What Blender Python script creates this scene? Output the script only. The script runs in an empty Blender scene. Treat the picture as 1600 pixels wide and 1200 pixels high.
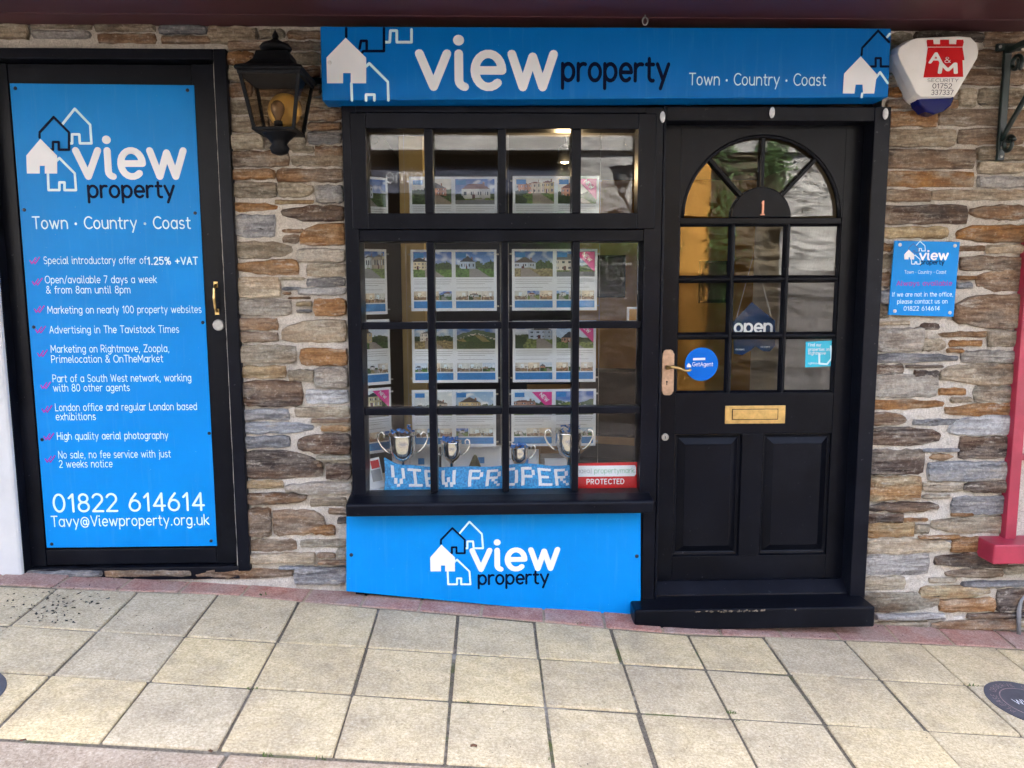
import bpy, bmesh, math, random
from mathutils import Vector, Matrix, noise
R_ = math.radians
random.seed(7)
sc = bpy.context.scene
C = sc.collection

# ------------------------------------------------------------------ camera
FPX, DIST, CAMH = 1210.0, 3.2, 1.45          # focal length in photo pixels, metres to the wall, eye height
YAW, PITCH, ROLL = R_(1.75), R_(7.03), R_(-0.2)
fw = Vector((math.sin(YAW)*math.cos(PITCH), math.cos(YAW)*math.cos(PITCH), -math.sin(PITCH)))
rt = Vector((math.cos(YAW), -math.sin(YAW), 0)); up = rt.cross(fw)
rt, up = (math.cos(ROLL)*rt + math.sin(ROLL)*up), (math.cos(ROLL)*up - math.sin(ROLL)*rt)
cam = bpy.data.cameras.new('camera'); co = bpy.data.objects.new('camera', cam); C.objects.link(co)
cam.sensor_fit = 'HORIZONTAL'; cam.sensor_width = 36; cam.lens = 36*FPX/1600
cam.clip_start = .05; cam.clip_end = 400
m3 = Matrix((rt, up, -fw)).transposed()
co.matrix_world = Matrix.Translation((0, -DIST, CAMH)) @ m3.to_4x4()
sc.camera = co
# ------------------------------------------------------------------ sky and sun (sun stands behind the shop)
EL = R_(58)
w = bpy.data.worlds.new('World'); sc.world = w; w.use_nodes = True
nt = w.node_tree; bg = nt.nodes['Background']
sky = nt.nodes.new('ShaderNodeTexSky'); sky.sky_type = 'NISHITA'; sky.sun_disc = False
sky.sun_elevation = EL; sky.sun_rotation = 0; sky.air_density = .65; sky.dust_density = 7.5; sky.ozone_density = .3
nt.links.new(sky.outputs[0], bg.inputs[0]); bg.inputs[1].default_value = .15
sl = bpy.data.lights.new('sun', 'SUN'); sl.energy = 2.2; sl.angle = R_(.5); sl.color = (1, .95, .87)
so = bpy.data.objects.new('sun', sl); C.objects.link(so); so.rotation_euler = (-(math.pi/2-EL), 0, 0)
sc.view_settings.view_transform = 'Standard'; sc.view_settings.look = 'None'
sc.view_settings.exposure = 4.3; sc.view_settings.gamma = 1
sc.render.engine = 'CYCLES'
sc.cycles.use_denoising = True; sc.cycles.max_bounces = 8; sc.cycles.diffuse_bounces = 3
sc.cycles.use_adaptive_sampling = True; sc.cycles.adaptive_threshold = .03
sc.cycles.transparent_max_bounces = 12; sc.cycles.glossy_bounces = 3
sc.cycles.sample_clamp_indirect = 6; sc.cycles.caustics_reflective = False; sc.cycles.caustics_refractive = False

# ------------------------------------------------------------------ helpers
def at(px, py, Y=0.0):
    """Where the calibrated survey ray of a photo pixel meets the plane Y (facade plane is Y=0)."""
    d = fw*FPX + rt*(px-800) + up*(600-py)
    return Vector((0, -DIST, CAMH)) + d*((Y+DIST)/d.y)
def rect(x0, y0, x1, y1, Y=0.0):
    a, b, c, d = at(x0, y0, Y), at(x1, y0, Y), at(x1, y1, Y), at(x0, y1, Y)
    return ((a.x+d.x)/2, (b.x+c.x)/2, (c.z+d.z)/2, (a.z+b.z)/2)
def gz(x, y):                                   # height of the sloping pavement
    return .12 - .08*x + .046*y
def tag(o, label=None, cat=None, group=None, kind=None):
    if label: o['label'] = label
    if cat: o['category'] = cat
    if group: o['group'] = group
    if kind: o['kind'] = kind
    return o
def empty(name, loc, label=None, cat=None, group=None, kind=None):
    o = bpy.data.objects.new(name, None); o.location = loc; o.empty_display_size = .1; C.objects.link(o)
    return tag(o, label, cat, group, kind)
def link(name, me, m=None, parent=None, smooth=False, bev=0, seg=2):
    o = bpy.data.objects.new(name, me); C.objects.link(o)
    if m and not me.materials: me.materials.append(m)
    if parent:
        o.parent = parent; o.matrix_parent_inverse = Matrix.Translation(-chain_loc(parent))
    if smooth:
        for p in me.polygons: p.use_smooth = True
    if bev:
        b = o.modifiers.new('bevel', 'BEVEL'); b.width = bev; b.segments = seg; b.limit_method = 'ANGLE'; b.angle_limit = R_(40)
    return o
def chain_loc(p):
    v = Vector(p.location)
    return v if p.parent is None else v          # parts keep world coordinates; only things carry a location
def mesh(name, v, f):
    me = bpy.data.meshes.new(name); me.from_pydata([tuple(a) for a in v], [], f); me.update(); return me
class MB:
    def __init__(s): s.v, s.f = [], []
    def add(s, v, f):
        n = len(s.v); s.v += [tuple(a) for a in v]; s.f += [tuple(i+n for i in q) for q in f]; return s
    def box(s, x0, x1, y0, y1, z0, z1):
        return s.add([(x0,y0,z0),(x1,y0,z0),(x1,y1,z0),(x0,y1,z0),(x0,y0,z1),(x1,y0,z1),(x1,y1,z1),(x0,y1,z1)],
                     [(0,3,2,1),(4,5,6,7),(0,1,5,4),(1,2,6,5),(2,3,7,6),(3,0,4,7)])
    def prism(s, pts, y0, y1):                  # outline in X,Z (any order), extruded along Y
        ar = sum(pts[i][0]*pts[(i+1) % len(pts)][1]-pts[(i+1) % len(pts)][0]*pts[i][1] for i in range(len(pts)))
        if ar < 0: pts = pts[::-1]
        n = len(pts)
        v = [(p[0], y0, p[1]) for p in pts] + [(p[0], y1, p[1]) for p in pts]
        f = [tuple(range(n)), tuple(range(2*n-1, n-1, -1))] + [(i, i+n, (i+1) % n+n, (i+1) % n) for i in range(n)]
        return s.add(v, f)
    def tube(s, pts, r, n=8, caps=True):
        pts = [Vector(p) for p in pts]; rs = r if isinstance(r, (list, tuple)) else [r]*len(pts)
        v = []
        t0 = (pts[1]-pts[0]).normalized(); a = t0.orthogonal().normalized()
        for i, p in enumerate(pts):
            t = (pts[min(i+1, len(pts)-1)]-pts[max(i-1, 0)]).normalized()
            a = (a - t*a.dot(t)).normalized(); b = t.cross(a)
            v += [p + (a*math.cos(k*2*math.pi/n)+b*math.sin(k*2*math.pi/n))*rs[i] for k in range(n)]
        f = [(i*n+k, i*n+(k+1) % n, (i+1)*n+(k+1) % n, (i+1)*n+k) for i in range(len(pts)-1) for k in range(n)]
        if caps: f += [tuple(range(n-1, -1, -1)), tuple(range((len(pts)-1)*n, len(pts)*n))]
        return s.add(v, f)
    def lathe(s, prof, c, n=20, axis='z', sq=False):
        cx, cy, cz = c; v = []
        for r, h in prof:
            for k in range(n):
                t = 2*math.pi*(k+(.5 if sq else 0))/n
                rr = r*(math.sqrt(2) if sq else 1)
                if axis == 'z': v.append((cx+rr*math.cos(t), cy+rr*math.sin(t), cz+h))
                else: v.append((cx+rr*math.cos(t), cy-h, cz+rr*math.sin(t)))
        m = len(prof)
        f = [(i*n+k, i*n+(k+1) % n, (i+1)*n+(k+1) % n, (i+1)*n+k) for i in range(m-1) for k in range(n)]
        f += [tuple(range(n-1, -1, -1)), tuple(range((m-1)*n, m*n))]
        return s.add(v, f)
    def build(s, name, m, parent=None, smooth=False, bev=0, seg=2):
        return link(name, mesh(name, s.v, s.f), m, parent, smooth, bev, seg)
def box(name, m, parent, x0, x1, y0, y1, z0, z1, bev=.003):
    return MB().box(min(x0,x1), max(x0,x1), min(y0,y1), max(y0,y1), min(z0,z1), max(z0,z1)).build(name, m, parent, bev=bev)
def smooth_angle(o):
    for p in o.data.polygons: p.use_smooth = True
    o.data.set_sharp_from_angle(angle=R_(35)); return o

# ------------------------------------------------------------------ materials
def nodes(name):
    m = bpy.data.materials.new(name); m.use_nodes = True; t = m.node_tree
    return m, t, t.nodes['Principled BSDF'], (lambda k: t.nodes.new('ShaderNode'+k)), t.links.new
def coords(t, N, L, scale=(1,1,1)):
    g = N('NewGeometry'); oi = N('ObjectInfo'); mp = N('Mapping'); mp.inputs['Scale'].default_value = scale
    ad = N('VectorMath'); ad.operation = 'MULTIPLY_ADD'; ad.inputs[1].default_value = (7.3, 3.1, 5.7)
    L(oi.outputs['Random'], ad.inputs[0]); L(g.outputs['Position'], ad.inputs[2]); L(ad.outputs[0], mp.inputs['Vector'])
    return mp.outputs[0], oi
def ramp(N, L, src, a, b):
    r = N('MapRange'); r.inputs['From Min'].default_value = a; r.inputs['From Max'].default_value = b; L(src, r.inputs['Value']); return r.outputs[0]
def mixc(N, L, f, a, b, mode='MIX'):
    x = N('Mix'); x.data_type = 'RGBA'; x.blend_type = mode
    for s_, v in ((0, f), (6, a), (7, b)):
        if hasattr(v, 'links'): L(v, x.inputs[s_])
        else: x.inputs[s_].default_value = v if s_ == 0 else (*v, 1)[:4]
    return x.outputs[2]
def noisen(N, L, vec, scale, detail=4, rough=.55):
    n = N('TexNoise'); n.inputs['Scale'].default_value = scale; n.inputs['Detail'].default_value = detail
    n.inputs['Roughness'].default_value = rough; L(vec, n.inputs['Vector']); return n.outputs[0]
def mat(name, col, rough=.5, metal=0, var=.15, vs=9, bump=.0, bs=120, chips=0, chipcol=(.25,.25,.26), spec=.5, stretch=(1,1,1), coat=0):
    m, t, P, N, L = nodes(name); vec, oi = coords(t, N, L, stretch)
    n1 = noisen(N, L, vec, vs, 6, .6)
    dark = tuple(c*(1-var) for c in col); lite = tuple(min(1, c*(1+var)) for c in col)
    c = mixc(N, L, ramp(N, L, n1, .3, .7), dark, lite)
    if chips:
        n2 = noisen(N, L, vec, 55, 3, .7); c = mixc(N, L, ramp(N, L, n2, .74-.06*chips, .80-.06*chips), c, chipcol)
        n3 = noisen(N, L, vec, 3.2, 8, .7); c = mixc(N, L, ramp(N, L, n3, .5, 1.1), c, tuple(min(1, x*2.2+.01) for x in col))
    L(c, P.inputs['Base Color'])
    rr = ramp(N, L, noisen(N, L, vec, vs*2.3, 5, .6), -.6, 1.6)
    mm = N('Math'); mm.operation = 'MULTIPLY_ADD'; L(rr, mm.inputs[0]); mm.inputs[1].default_value = .3*rough; mm.inputs[2].default_value = rough*.85
    L(mm.outputs[0], P.inputs['Roughness'])
    P.inputs['Metallic'].default_value = metal; P.inputs['Specular IOR Level'].default_value = spec; P.inputs['Coat Weight'].default_value = coat
    if bump:
        b = N('Bump'); b.inputs['Strength'].default_value = bump; b.inputs['Distance'].default_value = .004
        L(noisen(N, L, vec, bs, 5, .6), b.inputs['Height']); L(b.outputs[0], P.inputs['Normal'])
    return m
M = {}
def sign_mat(name, col):
    m, t, P, N, L = nodes(name); vec, oi = coords(t, N, L)
    mp = N('Mapping'); mp.inputs['Scale'].default_value = (14, 1, .8); L(vec, mp.inputs['Vector'])
    st = noisen(N, L, mp.outputs[0], 3, 6, .7); dust = noisen(N, L, vec, 2.2, 6, .65); sp = noisen(N, L, vec, 160, 2, .6)
    c = mixc(N, L, ramp(N, L, dust, .25, .8), tuple(x*.90 for x in col), tuple(min(1, x*1.08) for x in col))
    c = mixc(N, L, ramp(N, L, st, .55, 1.9), c, (.15,.36,.60)); c = mixc(N, L, ramp(N, L, sp, .76, .80), c, (.25,.45,.62))
    L(c, P.inputs['Base Color']); P.inputs['Specular IOR Level'].default_value = .16
    L(ramp(N, L, dust, -.9, 3.0), P.inputs['Roughness'])
    b = N('Bump'); b.inputs['Strength'].default_value = .05; b.inputs['Distance'].default_value = .02; L(noisen(N, L, vec, 3.5, 2), b.inputs['Height']); L(b.outputs[0], P.inputs['Normal'])
    return m
M['black'] = mat('black_gloss_paint', (.0042,.0050,.0088), .30, var=.3, vs=6, bump=.12, bs=60, chips=.9, chipcol=(.07,.07,.075), spec=.12)
M['blackdoor'] = mat('black_door_paint', (.0038,.0045,.0075), .30, var=.3, vs=4, bump=.10, bs=45, chips=.8, chipcol=(.06,.06,.065), spec=.12)
M['gap'] = mat('painted_gap_shade', (.004,.004,.005), .8)  # near-black colour stands in for shade in gaps, keyholes and the far shopfront
M['sign'] = sign_mat('blue_sign_board', (.0,.15,.49))
M['sign2'] = sign_mat('blue_sign_panel', (.0,.235,.66))
M['white'] = mat('white_print', (.78,.80,.82), .4, var=.03)
M['pale'] = mat('pale_print', (.62,.84,.90), .4, var=.03)
M['navy'] = mat('navy_print', (.002,.006,.026), .4, var=.1, spec=.06)
M['magenta'] = mat('magenta_print', (.30,.015,.36), .4, var=.05)
M['pink'] = mat('pink_print', (.72,.05,.28), .4, var=.05)
M['red'] = mat('red_print', (.55,.008,.012), .4, spec=.15, var=.06)
M['green'] = mat('green_print', (.10,.40,.20), .4, var=.05)
M['grey'] = mat('grey_print', (.25,.27,.30), .5, var=.1)
M['screw'] = mat('dark_screw', (.01,.012,.03), .35, metal=.3)
M['brass'] = mat('worn_brass', (.62,.43,.17), .34, metal=1, var=.2, vs=40, bump=.15, bs=90)
M['copper'] = mat('aged_copper', (.50,.34,.235), .5, metal=.9, var=.22, vs=60, bump=.25, bs=140)
M['coppernum'] = mat('copper_numeral', (.70,.32,.20), .45, metal=.3, var=.15)
M['steel'] = mat('brushed_steel', (.40,.39,.36), .55, metal=.7, var=.15, vs=50)
M['silver'] = mat('polished_silver', (.86,.84,.80), .10, metal=1, var=.05, vs=20)
M['foil'] = mat('blue_foil', (.04,.26,.80), .25, metal=.3, var=.3, vs=40)
M['iron'] = mat('black_iron', (.0045,.005,.0065), .5, spec=.14, var=.3, vs=30, bump=.3, bs=120)
M['greeniron'] = mat('dark_green_iron', (.006,.018,.016), .35, var=.25, vs=30, bump=.15)
M['maroon'] = mat('maroon_soffit_paint', (.070,.020,.026), .5, var=.25, vs=3, bump=.1, bs=40, stretch=(.3,1,1))
M['render'] = mat('white_limewash', (.56,.56,.55), .9, var=.06, vs=6, bump=.9, bs=22)
M['rosewood'] = mat('rose_red_gloss', (.33,.024,.052), .36, var=.08, vs=5, bump=.05, bs=50, chips=.15, chipcol=(.6,.3,.3))
M['plastic'] = mat('aged_white_plastic', (.80,.79,.75), .38, var=.05, vs=8, chips=.05, chipcol=(.35,.32,.28))
M['lens'] = mat('blue_lens', (.002,.006,.10), .15, var=.1, spec=.2)
M['discw'] = mat('white_plastic_disc', (.62,.63,.63), .4, var=.15, vs=60)
M['paper'] = mat('white_paper', (.74,.77,.80), .5, var=.02)
M['band'] = mat('blue_paper_band', (.03,.20,.50), .45, var=.12, vs=60)
M['lamptxt'] = mat('dark_text_ink', (.18,.19,.21), .6, var=.2, vs=80)
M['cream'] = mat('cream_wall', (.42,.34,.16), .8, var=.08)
M['ochre'] = mat('ochre_wall', (.50,.26,.05), .85, var=.15, vs=3, bump=.3, bs=30)
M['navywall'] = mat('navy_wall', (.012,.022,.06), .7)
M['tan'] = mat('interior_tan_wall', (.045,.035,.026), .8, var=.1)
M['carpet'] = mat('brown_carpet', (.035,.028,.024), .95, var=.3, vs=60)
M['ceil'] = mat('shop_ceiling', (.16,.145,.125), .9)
M['oak'] = mat('oak_desk', (.42,.27,.12), .45, var=.25, vs=8, stretch=(1,8,8))
M['taupe'] = mat('taupe_frame', (.25,.22,.19), .5, var=.15)
M['tweed'] = mat('olive_tweed', (.09,.075,.025), .95, var=.5, vs=40, bump=.8, bs=160)
M['mug'] = mat('yellow_mug', (.55,.38,.08), .3)
M['joint'] = mat('joint_sand', (.15,.12,.08), .95, var=.5, vs=30, bump=.8, bs=200)
M['tarmac'] = mat('road_tarmac', (.14,.125,.11), .9, var=.25, vs=12, bump=.6, bs=150)
M['crumb'] = mat('dark_crumbs', (.022,.018,.014), .9, var=.5, vs=90)
M['moss'] = mat('moss_green', (.07,.10,.02), .9, var=.5, vs=60)
M['leaf'] = mat('ivy_leaf', (.045,.10,.025), .5, var=.5, vs=8)
M['dry'] = mat('dry_leaf', (.10,.045,.02), .8, var=.3, vs=50)
M['lead'] = mat('grey_lead_pipe', (.22,.22,.22), .5, var=.2, vs=30)
M['amber'] = mat('amber_reflector', (.62,.40,.10), .35, metal=.3, var=.15)
M['bulb'] = mat('dusty_bulb', (.20,.13,.07), .25)
M['slateblue'] = mat('fascia_slate_blue', (.055,.065,.10), .5)
M['sticker'] = mat('floor_sticker', (.062,.062,.072), .6, var=.3, vs=14, bump=.2, bs=120)
M['stickertxt'] = mat('floor_sticker_print', (.30,.21,.20), .6, var=.3, vs=40)

def glass_mat(name, base=.045, wav=0.0, tint=(.975,.985,.98), rough=0.0):
    m, t, P, N, L = nodes(name); t.nodes.remove(P)
    out = t.nodes['Material Output']; tr = N('BsdfTransparent'); gl = N('BsdfGlossy'); mx = N('MixShader'); lw = N('LayerWeight')
    tr.inputs[0].default_value = (*tint, 1); gl.inputs['Roughness'].default_value = rough
    p = N('Math'); p.operation = 'POWER'; L(lw.outputs['Facing'], p.inputs[0]); p.inputs[1].default_value = 4
    q = N('Math'); q.operation = 'MULTIPLY_ADD'; L(p.outputs[0], q.inputs[0]); q.inputs[1].default_value = .85; q.inputs[2].default_value = base
    if wav:
        g = N('NewGeometry'); b = N('Bump'); b.inputs['Strength'].default_value = wav; b.inputs['Distance'].default_value = .01
        L(noisen(N, L, g.outputs['Position'], 7, 2), b.inputs['Height']); L(b.outputs[0], gl.inputs['Normal'])
    L(q.outputs[0], mx.inputs[0]); L(tr.outputs[0], mx.inputs[1]); L(gl.outputs[0], mx.inputs[2]); L(mx.outputs[0], out.inputs[0])
    return m
M['glass'] = glass_mat('window_glass', .038, .004)
M['doorglass'] = glass_mat('door_glass', .045, .004)
M['acrylic'] = glass_mat('clear_acrylic', .015, 0, (.99,.995,.995))
M['lampglass'] = glass_mat('grimy_lamp_glass', .05, .1, (.80,.72,.60), .05)

def vcol_mat(name, rough):
    m, t, P, N, L = nodes(name); a = N('Attribute'); a.attribute_name = 'Col'
    L(a.outputs['Color'], P.inputs['Base Color']); P.inputs['Roughness'].default_value = rough; return m
M['print'] = vcol_mat('photo_print', .4)

def stone_mat():
    m, t, P, N, L = nodes('laid_slate_stone'); vec, oi = coords(t, N, L, (1,1,1))
    mp = N('Mapping'); mp.inputs['Scale'].default_value = (.16, 1, 1.25); mp.inputs['Rotation'].default_value = (0, .05, 0); L(vec, mp.inputs['Vector'])
    lam = noisen(N, L, mp.outputs[0], 46, 8, .68); lam2 = noisen(N, L, mp.outputs[0], 14, 4, .6)
    mp2 = N('Mapping'); mp2.inputs['Scale'].default_value = (.4, 1, 1); L(vec, mp2.inputs['Vector'])
    pat = noisen(N, L, mp2.outputs[0], 11, 6, .65); big = noisen(N, L, mp2.outputs[0], 7, 5, .6); fine = noisen(N, L, vec, 170, 4, .7)
    base = oi.outputs['Color']
    dk = mixc(N, L, 1.0, base, (.42,.40,.39), 'MULTIPLY'); lt = mixc(N, L, .34, base, (.68,.62,.52))
    c = mixc(N, L, ramp(N, L, lam, .41, .59), dk, lt)
    c = mixc(N, L, ramp(N, L, lam2, .40, .80), c, base)
    c = mixc(N, L, ramp(N, L, big, .58, .70), c, mixc(N, L, .7, c, (.60,.53,.41)))
    c = mixc(N, L, ramp(N, L, big, .42, .32), c, mixc(N, L, 1.0, c, (.48,.44,.42), 'MULTIPLY'))
    f = N('Math'); f.operation = 'MULTIPLY'; L(ramp(N, L, pat, .42, .58), f.inputs[0]); L(oi.outputs['Alpha'], f.inputs[1])
    rust = mixc(N, L, ramp(N, L, lam, .35, .7), (.24,.090,.028), (.64,.325,.095))
    c = mixc(N, L, f.outputs[0], c, rust)
    mp4 = N('Mapping'); mp4.inputs['Scale'].default_value = (.25, 1, 1); mp4.inputs['Location'].default_value = (3, 1, 8); L(vec, mp4.inputs['Vector'])
    smear = ramp(N, L, noisen(N, L, mp4.outputs[0], 26, 8, .75), .56, .68)
    c = mixc(N, L, smear, c, (.66,.60,.50))
    crev = ramp(N, L, noisen(N, L, mp.outputs[0], 30, 6, .7), .36, .30)
    c = mixc(N, L, crev, c, (.045,.036,.03))
    grain = noisen(N, L, vec, 62, 6, .75)
    c = mixc(N, L, ramp(N, L, grain, .36, .60), mixc(N, L, 1.0, c, (.60,.58,.57), 'MULTIPLY'), c)
    c = mixc(N, L, ramp(N, L, grain, .58, .70), c, mixc(N, L, .45, c, (.78,.73,.64)))
    c = mixc(N, L, ramp(N, L, fine, .25, .70), mixc(N, L, 1.0, c, (.68,.68,.69), 'MULTIPLY'), c)
    L(c, P.inputs['Base Color']); P.inputs['Roughness'].default_value = .78; P.inputs['Specular IOR Level'].default_value = .3
    b = N('Bump'); b.inputs['Strength'].default_value = 1; b.inputs['Distance'].default_value = .020; L(lam, b.inputs['Height'])
    b2 = N('Bump'); b2.inputs['Strength'].default_value = .5; b2.inputs['Distance'].default_value = .003; L(fine, b2.inputs['Height']); L(b.outputs[0], b2.inputs['Normal'])
    L(b2.outputs[0], P.inputs['Normal']); return m
M['stone'] = stone_mat()
def mortar_mat():
    m, t, P, N, L = nodes('lime_mortar'); vec, oi = coords(t, N, L)
    n = noisen(N, L, vec, 10, 6, .65); g = noisen(N, L, vec, 190, 4, .75)
    c = mixc(N, L, ramp(N, L, n, .3, .7), (.60,.545,.46), (.82,.77,.68)); c = mixc(N, L, ramp(N, L, g, .3, .62), mixc(N, L, 1., c, (.55,.52,.5), 'MULTIPLY'), c)
    L(c, P.inputs['Base Color']); P.inputs['Roughness'].default_value = .95
    b = N('Bump'); b.inputs['Strength'].default_value = 1; b.inputs['Distance'].default_value = .006; L(g, b.inputs['Height'])
    b2 = N('Bump'); b2.inputs['Strength'].default_value = .8; b2.inputs['Distance'].default_value = .015; L(noisen(N, L, vec, 36, 4), b2.inputs['Height']); L(b.outputs[0], b2.inputs['Normal']); L(b2.outputs[0], P.inputs['Normal'])
    return m
M['mortar'] = mortar_mat()
def joint_mat():
    m, t, P, N, L = nodes('joint_sand'); vec, oi = coords(t, N, L); g_ = noisen(N, L, vec, 150, 4, .7)
    c = mixc(N, L, ramp(N, L, g_, .3, .7), (.055,.042,.028), (.24,.20,.145)); c = mixc(N, L, ramp(N, L, noisen(N, L, vec, 5, 5, .7), .54, .66), c, (.085,.105,.02))
    c = mixc(N, L, ramp(N, L, noisen(N, L, vec, 3.3, 4, .7), .58, .68), c, (.42,.38,.31))
    L(c, P.inputs['Base Color']); P.inputs['Roughness'].default_value = .95
    b = N('Bump'); b.inputs['Distance'].default_value = .006; L(g_, b.inputs['Height']); L(b.outputs[0], P.inputs['Normal']); return m
M['joint'] = joint_mat()
def slab_mat(name, a, b_, dirt, speck=.0, dist=.002):
    m, t, P, N, L = nodes(name); vec, oi = coords(t, N, L)
    big = noisen(N, L, vec, 4.2, 7, .68); med = noisen(N, L, vec, 22, 6, .7); fine = noisen(N, L, vec, 115, 6, .8)
    c = mixc(N, L, ramp(N, L, med, .32, .68), a, b_)
    hs = N('HueSaturation'); L(c, hs.inputs['Color']); v = N('Math'); v.operation = 'MULTIPLY_ADD'; L(oi.outputs['Random'], v.inputs[0]); v.inputs[1].default_value = .20; v.inputs[2].default_value = .92; L(v.outputs[0], hs.inputs['Value'])
    s2 = N('Math'); s2.operation = 'MULTIPLY_ADD'; L(oi.outputs['Random'], s2.inputs[0]); s2.inputs[1].default_value = .25; s2.inputs[2].default_value = .9; L(s2.outputs[0], hs.inputs['Saturation'])
    d = ramp(N, L, big, .42, .70); dm = N('Math'); dm.operation = 'MULTIPLY'; L(d, dm.inputs[0]); dm.inputs[1].default_value = .75
    c = mixc(N, L, dm.outputs[0], hs.outputs[0], dirt)
    c = mixc(N, L, ramp(N, L, fine, .36, .56), mixc(N, L, 1., c, (.60,.57,.53), 'MULTIPLY'), c); c = mixc(N, L, ramp(N, L, fine, .56, .72), c, mixc(N, L, .4, c, (.85,.80,.70)))
    sp = noisen(N, L, vec, 62, 3, .6); c = mixc(N, L, ramp(N, L, sp, .70, .76), c, (.10,.085,.06))
    L(c, P.inputs['Base Color']); P.inputs['Roughness'].default_value = .9; P.inputs['Specular IOR Level'].default_value = .25
    b = N('Bump'); b.inputs['Strength'].default_value = .9; b.inputs['Distance'].default_value = dist; L(fine, b.inputs['Height'])
    L(b.outputs[0], P.inputs['Normal']); return m
M['slab'] = slab_mat('buff_concrete_slab', (.55,.445,.27), (.69,.575,.375), (.36,.295,.205))
M['concrete'] = slab_mat('worn_concrete', (.38,.29,.205), (.50,.40,.285), (.26,.21,.15))
M['brick'] = slab_mat('red_clay_paver', (.38,.175,.14), (.54,.31,.25), (.48,.39,.33), dist=.008)

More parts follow.
